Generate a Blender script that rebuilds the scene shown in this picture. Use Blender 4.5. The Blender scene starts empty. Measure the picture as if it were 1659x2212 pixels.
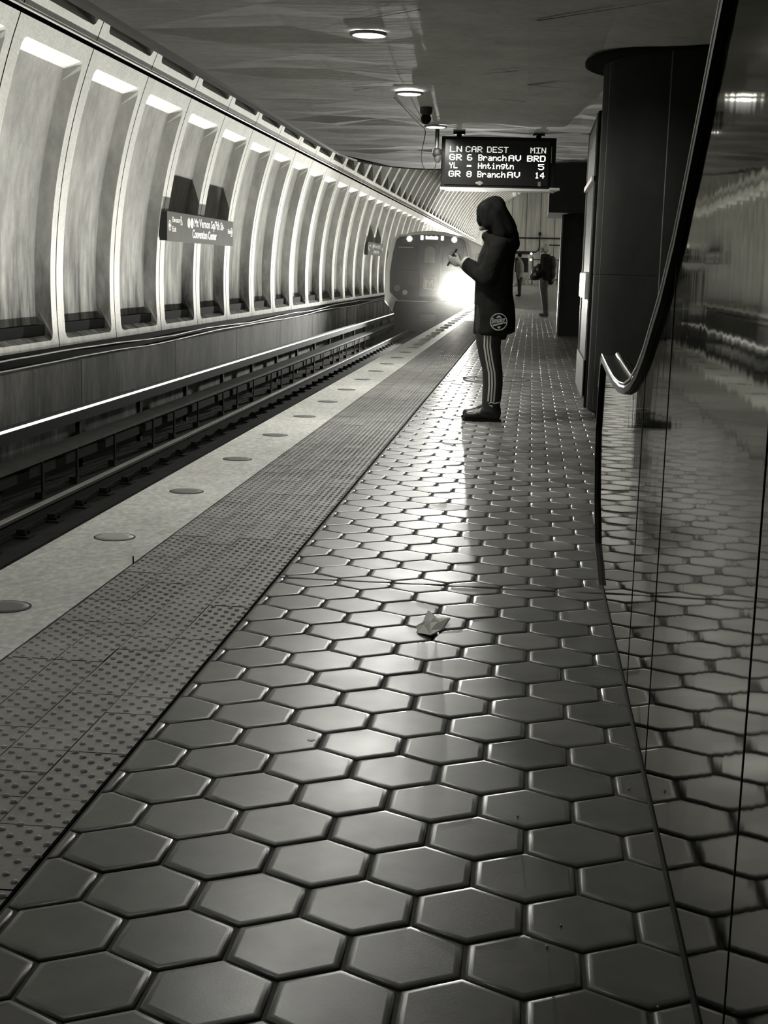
import bpy, bmesh, math, random
from math import sin, cos, pi, sqrt, radians
from mathutils import Vector, Matrix, noise
random.seed(7)
S = bpy.context.scene
COL = S.collection

# ---------------------------------------------------------------- camera
CAM_H = 1.12
R = Vector((0.99407756, 0.10513233, 0.02751377))
U = Vector((-0.04525275, 0.17027462, 0.98435702))
F = Vector((-0.09880285, 0.97977229, -0.17402371))
cam = bpy.data.objects.new('camera', bpy.data.cameras.new('camera'))
COL.objects.link(cam)
M = Matrix((( R.x, U.x, -F.x, 0), (R.y, U.y, -F.y, 0), (R.z, U.z, -F.z, CAM_H), (0, 0, 0, 1)))
cam.matrix_world = M
cam.data.sensor_fit = 'HORIZONTAL'
cam.data.sensor_width = 36
cam.data.lens = 2993.06 / 1659 * 36
cam.data.clip_start = 0.05
cam.data.clip_end = 500
S.camera = cam

# ---------------------------------------------------------------- world, exposure
W = bpy.data.worlds.new('world'); S.world = W; W.use_nodes = True
W.node_tree.nodes['Background'].inputs[0].default_value = (1, 0.99, 0.93, 1)
W.node_tree.nodes['Background'].inputs[1].default_value = 0.010
S.view_settings.view_transform = 'Standard'
S.view_settings.look = 'None'
S.view_settings.exposure = 0.0
S.view_settings.gamma = 1
S.view_settings.use_curve_mapping = False
S.cycles.use_denoising = True
S.cycles.max_bounces = 5
S.cycles.diffuse_bounces = 3
S.cycles.glossy_bounces = 3
S.cycles.use_adaptive_sampling = True
S.cycles.adaptive_threshold = 0.05
S.cycles.transmission_bounces = 2
S.cycles.volume_bounces = 0
S.cycles.caustics_reflective = False
S.cycles.caustics_refractive = False
S.cycles.sample_clamp_indirect = 4
S.cycles.blur_glossy = 0.5

TINT = (1.0, 0.992, 0.925)
TUBE = 1.6           # trough tube glow as seen from the side
UP = 50.0           # each trough uplight, watts
SPOT = 10000.0        # train headlight, watts
DOWN = 190.0          # ceiling downlights, watts
HAZE = 0.00055        # density of the scatter added for the headlight glow

def lamp(name, kind, loc, energy, **kw):
    d = bpy.data.lights.new(name, kind); d.energy = energy; d.color = (1, 0.99, 0.93)
    for k, v in kw.items(): setattr(d, k, v)
    o = bpy.data.objects.new(name, d); COL.objects.link(o); o.location = loc
    return o

# ---------------------------------------------------------------- materials
def mat(name, v, rough=0.7, metal=0.0, n=0.0, nscale=4.0, stretch=(1, 1, 1), bump=0.0, bscale=60.0, bstretch=(1, 1, 1),
        bdist=0.002, emit=0.0, spec=0.5, low=None, rvar=0.0, n2=0.0, n2scale=20.0):
    """grey procedural material; n: tone variation by noise, low=(z0,z1,amount): grime below a height, on the base wall painted shade too"""
    m = bpy.data.materials.new(name); m.use_nodes = True
    nt = m.node_tree; b = nt.nodes['Principled BSDF']
    col = (v * TINT[0], v * TINT[1], v * TINT[2], 1)
    b.inputs['Base Color'].default_value = col
    b.inputs['Roughness'].default_value = rough
    b.inputs['Metallic'].default_value = metal
    b.inputs['Specular IOR Level'].default_value = spec
    if emit:
        b.inputs['Emission Color'].default_value = (1, 0.99, 0.93, 1)
        b.inputs['Emission Strength'].default_value = emit
    L = nt.links.new
    tc = nt.nodes.new('ShaderNodeTexCoord')
    def noi(scale, st, det=4, off=0.0):
        mp = nt.nodes.new('ShaderNodeMapping'); mp.inputs['Scale'].default_value = st
        mp.inputs['Location'].default_value = (off, off * 1.7, off * 0.3)
        L(tc.outputs['Object'], mp.inputs['Vector'])
        t = nt.nodes.new('ShaderNodeTexNoise'); t.inputs['Scale'].default_value = scale
        t.inputs['Detail'].default_value = det; t.inputs['Roughness'].default_value = 0.62
        L(mp.outputs['Vector'], t.inputs['Vector'])
        return t.outputs['Fac']
    def rng(sock, a, b_, c, d):
        r = nt.nodes.new('ShaderNodeMapRange'); L(sock, r.inputs['Value'])
        for i, x in enumerate((a, b_, c, d)): r.inputs[i + 1].default_value = x
        return r.outputs['Result']
    def mul(a, c):
        x = nt.nodes.new('ShaderNodeMath'); x.operation = 'MULTIPLY'
        L(a, x.inputs[0])
        if isinstance(c, float): x.inputs[1].default_value = c
        else: L(c, x.inputs[1])
        return x.outputs[0]
    fac = None
    if n: fac = rng(noi(nscale, stretch), 0.3, 0.7, 1 - n, 1 + n * 0.6)
    if n2:
        f2 = rng(noi(n2scale, stretch, 5, 3.3), 0.35, 0.65, 1 - n2, 1 + n2 * 0.5)
        fac = mul(fac, f2) if fac else f2
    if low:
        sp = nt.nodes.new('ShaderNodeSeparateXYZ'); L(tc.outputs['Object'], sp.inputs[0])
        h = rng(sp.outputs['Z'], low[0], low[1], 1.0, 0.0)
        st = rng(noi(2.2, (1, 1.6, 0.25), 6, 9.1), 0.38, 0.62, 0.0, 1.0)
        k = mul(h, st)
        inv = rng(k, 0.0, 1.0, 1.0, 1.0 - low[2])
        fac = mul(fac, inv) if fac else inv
    if fac:
        cm = nt.nodes.new('ShaderNodeVectorMath'); cm.operation = 'SCALE'
        cm.inputs[0].default_value = col[:3]; L(fac, cm.inputs['Scale'])
        L(cm.outputs[0], b.inputs['Base Color'])
    if rvar: L(rng(noi(2.5, (1, 1, 1), 4, 5.5), 0.3, 0.7, rough - rvar, rough + rvar), b.inputs['Roughness'])
    if bump:
        bp = nt.nodes.new('ShaderNodeBump'); bp.inputs['Strength'].default_value = bump
        bp.inputs['Distance'].default_value = bdist
        L(noi(bscale, bstretch, 3), bp.inputs['Height']); L(bp.outputs[0], b.inputs['Normal'])
    return m

MT = dict(
 tile=mat('quarry_tile', 0.20, 0.34, n=0.35, nscale=2.2, n2=0.12, n2scale=9, bump=0.25, bscale=180, bdist=0.0006, rvar=0.06, spec=0.38),
 tiledark=mat('quarry_tile_dark', 0.15, 0.34, n=0.35, nscale=2.2, n2=0.12, n2scale=9, bump=0.25, bscale=180, bdist=0.0006, rvar=0.06, spec=0.38),
 tilepale=mat('quarry_tile_pale', 0.245, 0.34, n=0.35, nscale=2.2, n2=0.12, n2scale=9, bump=0.25, bscale=180, bdist=0.0006, rvar=0.06, spec=0.38),
 grout=mat('grout', 0.035, 0.75, n=0.3, nscale=30, bump=0.4, bscale=200),
 granite=mat('granite', 0.74, 0.6, n=0.16, nscale=3, n2=0.28, n2scale=22, stretch=(1.6, 1.0, 1), bump=0.3, bscale=160, bdist=0.0015),
 tactile=mat('tactile_rubber', 0.33, 0.55, n=0.2, nscale=4, n2=0.1, bump=0.2, bscale=150, bdist=0.001),
 seam=mat('seam', 0.02, 0.8),
 frame=mat('rib_concrete', 0.68, 0.8, n=0.10, nscale=2, n2=0.14, n2scale=26, bump=0.5, bscale=45, bdist=0.006, low=(0.0, 1.2, 0.25)),
 recess=mat('shaded_coffer_concrete', 0.40, 0.85, n=0.26, nscale=1.5, stretch=(1, 1, 0.5), n2=0.16, n2scale=8, bump=0.5, bscale=50, bdist=0.006, low=(0.4, 2.3, 0.85)),  # own stains, plus coffer shade put into a darker tone
 vault=mat('vault_concrete', 0.72, 0.8, n=0.10, nscale=1.2, n2=0.1, n2scale=15),
 base=mat('base_concrete', 0.17, 0.85, n=0.8, spec=0.2, nscale=1.3, stretch=(1, 1, 0.3), n2=0.35, n2scale=9, bump=0.4, bscale=40, bdist=0.004, low=(-1.1, -0.2, 0.7)),  # stains, with shade deepening downwards painted into the colour
 dark=mat('void_dark', 0.006, 0.9, spec=0.1),
 cable=mat('cable_sheath', 0.42, 0.45),
 bed=mat('track_bed', 0.016, 0.95, spec=0.08, n=0.4, nscale=5, bump=0.6, bscale=60, bdist=0.01),
 rail=mat('rail_steel', 0.35, 0.32, metal=1.0, n=0.1),
 railside=mat('rail_rust', 0.012, 0.9, spec=0.1),
 iron=mat('fastener_iron', 0.01, 0.9, spec=0.1),
 cover=mat('dull_grey_board', 0.16, 0.6, n=0.2),
 coverdark=mat('coverboard', 0.05, 0.8, n=0.3, spec=0.1),
 housing=mat('fixture_housing', 0.012, 0.8, spec=0.1),
 soffit=mat('soffit_concrete', 0.66, 0.75, n=0.15, nscale=2, n2=0.1, n2scale=14, bump=0.5, bscale=5, bstretch=(0.35, 1.6, 1), bdist=0.012),
 fascia=mat('fascia', 0.13, 0.6, n=0.15),
 trim=mat('edge_trim', 0.35, 0.4),
 column=mat('column_bronze', 0.015, 0.8, spec=0.15, n=0.25, nscale=5, bump=0.15, bscale=60),
 bronze=mat('dark_bronze', 0.028, 0.45, n=0.2, nscale=5),
 black=mat('black_plastic', 0.008, 0.6, spec=0.15),
 silver=mat('satin_steel', 0.55, 0.3, metal=0.8),
 lightgrey=mat('light_enamel', 0.45, 0.5),
 white=mat('white_paint', 0.85, 0.5),
 sign=mat('sign_enamel', 0.17, 0.9, n=0.06, spec=0.05),
 signside=mat('sign_edge', 0.01, 0.5),
 led=mat('led_lit', 0.6, 0.5, emit=3.2),
 leddim=mat('led_header', 0.4, 0.5, emit=0.75),
 glassblack=mat('display_face', 0.012, 0.22),
 mirror=mat('polished_steel', 0.18, 0.045, metal=1.0, bump=0.4, bscale=2.0, bstretch=(1, 1.5, 0.5), bdist=0.0022, n=0.12, nscale=0.9),
 rubber=mat('handrail_rubber', 0.006, 0.45, spec=0.25),
 chrome=mat('handrail_trim', 0.75, 0.22, metal=1.0),
 carsilver=mat('car_steel', 0.5, 0.35, metal=0.5),
 carblack=mat('car_mask', 0.02, 0.28),
 carglass=mat('car_glass', 0.015, 0.1),
 lampwhite=mat('lamp_lit', 0.8, 0.5, emit=12),
 headlit=mat('headlamp_lit', 0.8, 0.5, emit=420),
 destlit=mat('destination_lit', 0.8, 0.5, emit=6),
 down=mat('downlight_lit', 0.8, 0.5, emit=14),
 tube=mat('tube_lit', 0.8, 0.5, emit=TUBE),
 skin=mat('skin', 0.33, 0.55),
 hair=mat('dark_hair', 0.010, 0.8, spec=0.15, n=0.4, nscale=20, stretch=(3, 3, 0.4), bump=0.5, bscale=60, bstretch=(3, 3, 0.3), bdist=0.006),
 palehair=mat('pale_hair', 0.85, 0.6, n=0.3, nscale=30, stretch=(3, 3, 0.4)),
 coat=mat('dark_coat', 0.020, 0.95, spec=0.1, n=0.4, nscale=9, bump=0.6, bscale=22, bdist=0.012),
 pants=mat('dark_track_pants', 0.028, 0.75, n=0.3, nscale=9, bump=0.5, bscale=16, bdist=0.01),
 stripe=mat('white_stripe', 0.62, 0.7),
 shoe=mat('black_shoe', 0.015, 0.35),
 greypants=mat('grey_trousers', 0.11, 0.85, n=0.5, nscale=12, bump=0.6, bscale=14, bdist=0.012),
 lightcoat=mat('light_jacket', 0.30, 0.85, n=0.3, nscale=8, bump=0.5, bscale=14, bdist=0.012),
 pack=mat('black_backpack', 0.014, 0.6, n=0.3, nscale=10),
 paper=mat('paper', 0.75, 0.7),
 endwall=mat('streaked_concrete', 0.52, 0.85, n=0.35, nscale=0.9, stretch=(2.2, 1, 0.10), n2=0.2, n2scale=3),
)

# the brushed steel of the escalator mirrors evenly at every angle: a glossy layer under the same bump
_m = MT['mirror'].node_tree; _g = _m.nodes.new('ShaderNodeBsdfGlossy')
_g.inputs['Color'].default_value = (0.25*TINT[0], 0.25*TINT[1], 0.25*TINT[2], 1); _g.inputs['Roughness'].default_value = 0.045
_m.links.new([n for n in _m.nodes if n.type == 'BUMP'][0].outputs[0], _g.inputs['Normal'])
_m.links.new(_g.outputs[0], _m.nodes['Material Output'].inputs['Surface'])

# ---------------------------------------------------------------- mesh helpers
ORG = {}
class MB:
    def __init__(s): s.v = []; s.f = []; s.m = []; s.sm = []
    def add(s, vs, fs, m=0, smooth=False):
        o = len(s.v); s.v += [tuple(v) for v in vs]
        for f in fs: s.f.append(tuple(i + o for i in f)); s.m.append(m); s.sm.append(smooth)
    def box(s, x0, x1, y0, y1, z0, z1, m=0, skip=''):
        v = [(x0,y0,z0),(x1,y0,z0),(x1,y1,z0),(x0,y1,z0),(x0,y0,z1),(x1,y0,z1),(x1,y1,z1),(x0,y1,z1)]
        f = {'b':(3,2,1,0),'t':(4,5,6,7),'f':(0,1,5,4),'r':(1,2,6,5),'k':(2,3,7,6),'l':(3,0,4,7)}
        s.add(v, [q for k, q in f.items() if k not in skip], m)
    def bbox(s, x0, x1, y0, y1, z0, z1, b=0.01, m=0):
        bm = bmesh.new(); bmesh.ops.create_cube(bm, size=1)
        for v in bm.verts: v.co = Vector(((x0+x1)/2 + v.co.x*(x1-x0), (y0+y1)/2 + v.co.y*(y1-y0), (z0+z1)/2 + v.co.z*(z1-z0)))
        bmesh.ops.bevel(bm, geom=bm.edges[:], offset=b, segments=2, affect='EDGES', profile=0.6)
        s.bm(bm, m)
    def bm(s, bm, m=0, smooth=False):
        bm.verts.index_update()
        s.add([v.co[:] for v in bm.verts], [[v.index for v in f.verts] for f in bm.faces], m, smooth); bm.free()
    def prism(s, poly, axis, a, b, m=0):
        """poly in the other two axes (x: (y,z); y: (x,z); z: (x,y))"""
        def P(p, t): return {'x': (t, p[0], p[1]), 'y': (p[0], t, p[1]), 'z': (p[0], p[1], t)}[axis]
        n = len(poly)
        s.add([P(p, a) for p in poly] + [P(p, b) for p in poly],
              [tuple(range(n))[::-1], tuple(range(n, 2*n))] + [(i, (i+1) % n, n+(i+1) % n, n+i) for i in range(n)], m)
    def tube(s, pts, r, n=8, m=0, sx=1.0, caps=True, smooth=True):
        pts = [Vector(p) for p in pts]; vs = []; fs = []
        rs = r if isinstance(r, (list, tuple)) else [r]*len(pts)
        prev = None
        for i, p in enumerate(pts):
            d = (pts[min(i+1, len(pts)-1)] - pts[max(i-1, 0)]).normalized()
            ref = prev if prev is not None else (Vector((1, 0, 0)) if abs(d.x) < 0.8 else Vector((0, 0, 1)))
            a = (ref - d*ref.dot(d)).normalized(); prev = a
            b = d.cross(a)
            for k in range(n):
                t = 2*pi*k/n; vs.append(p + a*cos(t)*rs[i]*sx + b*sin(t)*rs[i])
        for i in range(len(pts)-1):
            for k in range(n): fs.append((i*n+k, i*n+(k+1) % n, (i+1)*n+(k+1) % n, (i+1)*n+k))
        s.add(vs, fs, m, smooth)
        if caps:
            s.add(vs[:n], [tuple(range(n))[::-1]], m); s.add(vs[-n:], [tuple(range(n))], m)
    def disc(s, c, r, n=24, m=0, rz=0.0, axis='z', flip=False):
        pts = []
        for k in range(n):
            t = 2*pi*k/n; a, b = r*cos(t), r*sin(t)
            pts.append({'z': (c[0]+a, c[1]+b, c[2]), 'y': (c[0]+a, c[1], c[2]+b)}[axis])
        s.add(pts, [tuple(range(n))[::-1] if flip else tuple(range(n))], m)
    def lathe(s, c, prof, n=24, m=0, smooth=True, axis='z'):
        vs = []; fs = []
        for r, h in prof:
            for k in range(n):
                t = 2*pi*k/n
                vs.append((c[0]+r*cos(t), c[1]+r*sin(t), c[2]+h) if axis == 'z' else (c[0]+r*cos(t), c[1]+h, c[2]+r*sin(t)))
        for i in range(len(prof)-1):
            for k in range(n): fs.append((i*n+k, i*n+(k+1) % n, (i+1)*n+(k+1) % n, (i+1)*n+k))
        s.add(vs, fs, m, smooth)
        s.add(vs[:n], [tuple(range(n))[::-1]], m); s.add(vs[-n:], [tuple(range(n))], m)
    def ell(s, c, r, m=0, seg=14, rings=9, smooth=True):
        vs = []; fs = []
        for i in range(rings+1):
            t = pi*i/rings
            for k in range(seg):
                a = 2*pi*k/seg; vs.append((c[0]+r[0]*sin(t)*cos(a), c[1]+r[1]*sin(t)*sin(a), c[2]+r[2]*cos(t)))
        for i in range(rings):
            for k in range(seg): fs.append((i*seg+k, (i+1)*seg+k, (i+1)*seg+(k+1) % seg, i*seg+(k+1) % seg))
        s.add(vs, fs, m, smooth)
    def loft(s, secs, n=20, m=0, smooth=True):
        """secs: (cx, cy, z, rx, ry)"""
        vs = []; fs = []
        for (cx, cy, z, rx, ry) in secs:
            for k in range(n):
                t = 2*pi*k/n; vs.append((cx+rx*cos(t), cy+ry*sin(t), z))
        for i in range(len(secs)-1):
            for k in range(n): fs.append((i*n+k, i*n+(k+1) % n, (i+1)*n+(k+1) % n, (i+1)*n+k))
        s.add(vs, fs, m, smooth)
        s.add(vs[:n], [tuple(range(n))[::-1]], m); s.add(vs[-n:], [tuple(range(n))], m)
    def build(s, name, mats, parent=None, loc=None):
        if not isinstance(mats, (list, tuple)): mats = [mats]
        po = ORG.get(parent.name, Vector()) if parent else Vector()
        o0 = Vector(loc) if loc is not None else (po if parent else Vector())
        me = bpy.data.meshes.new(name)
        me.from_pydata([(v[0]-o0.x, v[1]-o0.y, v[2]-o0.z) for v in s.v], [], s.f)
        for m in mats: me.materials.append(MT[m] if isinstance(m, str) else m)
        me.polygons.foreach_set('material_index', s.m)
        me.polygons.foreach_set('use_smooth', s.sm)
        me.update()
        o = bpy.data.objects.new(name, me); COL.objects.link(o)
        if parent: o.parent = parent
        o.location = o0 - po
        ORG[o.name] = o0
        return o

def tag(o, label=None, cat=None, group=None, kind=None):
    if label: o['label'] = label
    if cat: o['category'] = cat
    if group: o['group'] = group
    if kind: o['kind'] = kind
    return o
def thing(name, loc, label, cat, group=None):
    o = bpy.data.objects.new(name, None); COL.objects.link(o); o.location = loc; o.empty_display_size = 0.1
    ORG[o.name] = Vector(loc)
    return tag(o, label, cat, group)
def struct(mb, name, mats): return tag(mb.build(name, mats), kind='structure')
def copy_tree(o, parent=None):
    c = o.copy(); COL.objects.link(c); c.parent = parent
    ORG[c.name] = ORG.get(o.name, Vector()).copy()
    for ch in list(o.children): copy_tree(ch, c)
    return c
def text_mb(mb, txt, size, width, fn, ext=0.0, font_off=0.0, align='LEFT', m=0):
    """text laid out in (u,v) metres, mapped to the world by fn(u,v,w)"""
    cu = bpy.data.curves.new('t', 'FONT'); cu.body = txt; cu.size = size; cu.extrude = ext; cu.offset = font_off
    cu.align_x = align; cu.resolution_u = 3
    o = bpy.data.objects.new('t', cu); COL.objects.link(o)
    dg = bpy.context.evaluated_depsgraph_get()
    me = bpy.data.meshes.new_from_object(o.evaluated_get(dg))
    xs = [v.co.x for v in me.vertices]; w = max(xs) - min(xs)
    k = width / w if width else 1.0
    mb.add([fn(v.co.x*k, v.co.y, v.co.z) for v in me.vertices], [list(p.vertices) for p in me.polygons], m)
    bpy.data.objects.remove(o); bpy.data.curves.remove(cu); bpy.data.meshes.remove(me)
def remeshed(mb, name, mats, parent, voxel=0.012, smooth=4):
    """fuse closed shapes into one continuous surface"""
    o = mb.build(name, mats, parent)
    r = o.modifiers.new('r', 'REMESH'); r.mode = 'VOXEL'; r.voxel_size = voxel; r.use_smooth_shade = True
    sm = o.modifiers.new('s', 'SMOOTH'); sm.factor = 0.6; sm.iterations = smooth
    dg = bpy.context.evaluated_depsgraph_get()
    me = bpy.data.meshes.new_from_object(o.evaluated_get(dg))
    o.modifiers.clear(); old = o.data; o.data = me; bpy.data.meshes.remove(old)
    if not me.materials:
        me.materials.append(MT[mats])
    for p in me.polygons: p.use_smooth = True
    return o

# ================================================================ FLOOR
XT = -0.873      # edge of the tactile strip
XG = -1.435      # edge of the granite
XE = -1.868      # platform edge
s_ = 0.112890; ox, oy = -0.74535, 2.69135
rw = sqrt(3)*s_; rd = 1.5*s_
YJ = 4.855       # transverse joint
def clip(poly, a, b, c):
    out = []
    for i in range(len(poly)):
        p, q = poly[i], poly[(i+1) % len(poly)]
        dp, dq = a*p[0]+b*p[1]-c, a*q[0]+b*q[1]-c
        if dp >= 0: out.append(p)
        if dp*dq < 0:
            t = dp/(dp-dq); out.append((p[0]+(q[0]-p[0])*t, p[1]+(q[1]-p[1])*t))
    return out
def inset(poly, d):
    n = len(poly); out = []
    cx = sum(p[0] for p in poly)/n; cy = sum(p[1] for p in poly)/n
    lines = []
    for i in range(n):
        p, q = poly[i], poly[(i+1) % n]
        dx, dy = q[0]-p[0], q[1]-p[1]; l = math.hypot(dx, dy)
        if l < 1e-6: continue
        nx, ny = -dy/l, dx/l
        lines.append((p[0]+nx*d, p[1]+ny*d, dx/l, dy/l))
    n = len(lines)
    for i in range(n):
        a, b = lines[i-1], lines[i]
        den = a[2]*b[3]-a[3]*b[2]
        if abs(den) < 1e-6: out.append((b[0], b[1])); continue
        t = ((b[0]-a[0])*b[3]-(b[1]-a[1])*b[2])/den
        out.append((a[0]+a[2]*t, a[1]+a[3]*t))
    return out
def area(p): return 0.5*sum(p[i][0]*p[(i+1) % len(p)][1]-p[(i+1) % len(p)][0]*p[i][1] for i in range(len(p)))
fl = MB()
hexo = [(s_*cos(radians(30+60*k)), s_*sin(radians(30+60*k))) for k in range(6)]
j0 = int((0.6-oy)/rd)-1
for j in range(j0, int((130-oy)/rd)+1):
    y = oy + s_ + j*rd
    if y < 0.4 or y > 129.9: continue
    xmax = 0.50 if y < 4.7 else (1.3 if y < 9.5 else (2.4 if y < 40 else 5.5))
    odd = j % 2
    i = int((XT-ox)/rw)-1
    near = y < 24
    while True:
        x = ox + (i + (0.5 if odd else 0.0))*rw
        i += 1
        if x > xmax: break
        if x < XT-rw: continue
        poly = [(x+a, y+b) for a, b in hexo]
        poly = inset(poly, 0.0036)
        if poly[0][0] > 0 or True:
            poly = clip(poly, 1, 0, XT+0.006)
        if len(poly) < 3 or area(poly) < 2e-4: continue
        parts = [poly]
        if abs(y-YJ) < 0.13:
            parts = [clip(poly, 0, 1, YJ+0.006), clip(poly, 0, -1, -(YJ-0.006))]
        for pl in parts:
            if len(pl) < 3 or area(pl) < 1e-4: continue
            tm = random.choice((0, 0, 0, 2, 2, 3))
            ax, ay = random.gauss(0, 0.0032), random.gauss(0, 0.0032)
            dz = random.gauss(0, 0.0004)
            H = lambda p, h: (p[0], p[1], h+dz+(p[0]-x)*ax+(p[1]-y)*ay)
            n = len(pl)
            if near:
                r1 = inset(pl, 0.0025); r2 = inset(pl, 0.006); r3 = inset(pl, 0.013)
                if len(r3) != n or area(r3) < 2e-4 or len(r1) != n or len(r2) != n:
                    r3 = None
                vs = [H(p, -0.010) for p in pl] + [H(p, -0.0042) for p in pl] + [H(p, -0.0017) for p in r1] + [H(p, -0.0005) for p in r2]
                rr = 4
                if r3: vs += [H(p, 0.0) for p in r3]; rr = 5
                fs = []
                for a in range(rr-1):
                    for k in range(n): fs.append((a*n+k, a*n+(k+1) % n, (a+1)*n+(k+1) % n, (a+1)*n+k))
                fl.add(vs, fs, tm, True)
                fl.add(vs[-n:], [tuple(range(n))], tm, False)
            else:
                r1 = inset(pl, 0.004)
                if len(r1) != n: continue
                vs = [H(p, -0.006) for p in pl] + [H(p, 0) for p in r1]
                fl.add(vs, [(k, (k+1) % n, n+(k+1) % n, n+k) for k in range(n)] + [tuple(range(n, 2*n))], tm)
fl.box(XT, 6.1, -20, 130, -0.30, -0.0060, 1, 'b')
struct(fl, 'floor', ['tile', 'grout', 'tiledark', 'tilepale'])

# granite edge and the platform's side
g = MB()
y = -6.0
rg = random.Random(3)
while y < 130:
    y2 = min(y+1.22*1.0, 130)
    g.bbox(XE, XG-0.006, y+0.0006, y2-0.0006, -0.10, 0.001, 0.002, 0); y = y2
g.box(XE+0.02, XG-0.01, -20, 130, -0.35, -0.10, 1)
g.box(XE+0.35, XE+0.6, -20, 130, -1.25, -0.35, 1)
struct(g, 'trim_1', ['granite', 'seam'])

# tactile strip
t = MB()
t.box(XG, XT-0.004, -6, 130, -0.02, -0.004, 1, 'b')
tw = (XT-0.004-XG)/4
for j in range(0, 700):
    y0 = 0.4 + j*0.1425
    if y0 > 100: break
    for i in range(4):
        zz = rg.gauss(0, 0.0006)
        g_ = 0.0012
        t.add([(XG+i*tw+g_, y0+g_, zz), (XG+(i+1)*tw-g_, y0+g_, zz), (XG+(i+1)*tw-g_, y0+0.1425-g_, zz+rg.gauss(0, 0.0004)), (XG+i*tw+g_, y0+0.1425-g_, zz)], [(0, 1, 2, 3)], 0)
dp = 0.0282
for j in range(int(30/dp)):
    y0 = 0.9 + j*dp
    if y0 < 1.6: continue
    for i in range(20):
        if (i+j) % 2: continue
        x0 = XG+0.014+i*dp
        if x0 > XT-0.01: continue
        x0 += rg.gauss(0, 0.0006)
        if y0 < 12:
            n = 7; r = 0.0088
            vs = [(x0+r*cos(2*pi*k/n), y0+r*sin(2*pi*k/n), 0.0) for k in range(n)] + [(x0+r*0.62*cos(2*pi*k/n), y0+r*0.62*sin(2*pi*k/n), 0.0048) for k in range(n)]
            t.add(vs, [(k, (k+1) % n, n+(k+1) % n, n+k) for k in range(n)] + [tuple(range(n, 2*n))], 0, y0 < 6)
        else:
            r = 0.0095
            t.add([(x0-r, y0, 0), (x0, y0-r, 0), (x0+r, y0, 0), (x0, y0+r, 0), (x0, y0, 0.006)], [(0, 1, 4), (1, 2, 4), (2, 3, 4), (3, 0, 4)], 0)
struct(t, 'trim_2', ['tactile', 'seam'])

# dark strip bedded in the transverse joint is simply the gap between the cut tiles

# track bed
b = MB()
b.box(-5.9, XE+0.6, -20, 130, -1.5, -1.24, 0, 'b')
b.box(-3.62, -3.28, -20, 130, -1.24, -1.235, 1, 'b')
for cx in (-4.22, -2.79):
    b.box(cx-0.36, cx+0.36, -20, 130, -1.24, -1.17, 0, 'b')
struct(b, 'floor', ['bed', 'seam'])

# ================================================================ VAULT WALL
CX, CZ, RR = 2.1, 0.8, 8.03
def arc(phi, d=0.0):
    return (CX-(RR+d)*cos(phi), CZ+(RR+d)*sin(phi))
def phi_z(z): return math.asin((z-CZ)/RR)
PH0, PH1 = phi_z(0.02), phi_z(3.63)
P = 2.45; YS = 17.06
def coffer(mb, y0, y1, pa, pb, oa, ob, D=0.2, fl_=0.27, fr=0.20, sill=0.13, lip=0.14, nseg=16, side=1, cr=0.09, mf=0, mr=1):
    """frame from angle pa..pb, opening oa..ob ; y0..y1 panel extent"""
    def Q(phi, yy, d=0.0):
        x, z = arc(phi, d)
        if side < 0: x = 2*CX-x
        return (x, yy, z)
    g_ = 0.014
    ya, yb = y0+fl_, y1-fr
    N = nseg
    ph = [oa+(ob-oa)*k/N for k in range(N+1)]
    crp = cr/RR
    ph = [oa, oa+crp*0.3, oa+crp] + [oa+crp+(ob-oa-2*crp)*k/N for k in range(1, N)] + [ob-crp, ob-crp*0.3, ob]
    def ext(k, n):
        if k == 0 or k == n: return cr
        if k == 1 or k == n-1: return cr*0.35
        return 0.0
    n = len(ph)-1
    L_ = [Q(p, ya+ext(k, n)) for k, p in enumerate(ph)]
    R_ = [Q(p, yb-ext(k, n)) for k, p in enumerate(ph)]
    A = [Q(p, y0+g_) for p in ph]; B = [Q(p, y1-g_) for p in ph]
    vs = A+L_+R_+B; q = n+1; fs = []
    for k in range(n):
        fs += [(k, k+1, q+k+1, q+k), (2*q+k, 2*q+k+1, 3*q+k+1, 3*q+k)]
    mb.add(vs, fs, mf)
    # bottom & top strips
    for p0, p1, kk in ((pa, oa, 0), (ob, pb, n)):
        e = cr
        vs = [Q(p0, y0+g_), Q(p0, ya+e), Q(p0, yb-e), Q(p0, y1-g_), Q(p1, y0+g_), Q(p1, ya+e), Q(p1, yb-e), Q(p1, y1-g_)]
        mb.add(vs, [(0, 1, 5, 4), (1, 2, 6, 5), (2, 3, 7, 6)], mf)
    # panel edges (thickness at the seams and at the foot / head)
    for yy in (y0+g_, y1-g_):
        pp = [pa]+ph+[pb]
        vs = [Q(p, yy) for p in pp]+[Q(p, yy, 0.12) for p in pp]; w = len(pp)
        mb.add(vs, [(k, k+1, w+k+1, w+k) for k in range(w-1)], 2)
    for p in (pa, pb):
        mb.add([Q(p, y0+g_), Q(p, y1-g_), Q(p, y1-g_, 0.3), Q(p, y0+g_, 0.3)], [(0, 1, 2, 3)], mf)
    # recess
    ti = 0.012
    pbk = [oa+sill/RR+(ob-lip/RR-oa-sill/RR)*k/n for k in range(n+1)]
    LB = [Q(p, ya+ti, D) for p in pbk]; RB = [Q(p, yb-ti, D) for p in pbk]
    vs = L_+R_+LB+RB; fs = []; f2 = []
    for k in range(n):
        fs += [(k, k+1, 2*q+k+1, 2*q+k), (q+k, q+k+1, 3*q+k+1, 3*q+k)]
        f2 += [(2*q+k, 2*q+k+1, 3*q+k+1, 3*q+k)]
    fs += [(0, q, 3*q, 2*q)]
    mb.add(vs, fs+f2, mr); mb.add(vs, [(n, q+n, 3*q+n, 2*q+n)], mf)  # top lip in the paler rib tone, its uplight put into the colour
wl = MB(); vt = MB()
k = -6
y = YS + P*k
OA, OB = phi_z(0.11), phi_z(3.44)
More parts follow.
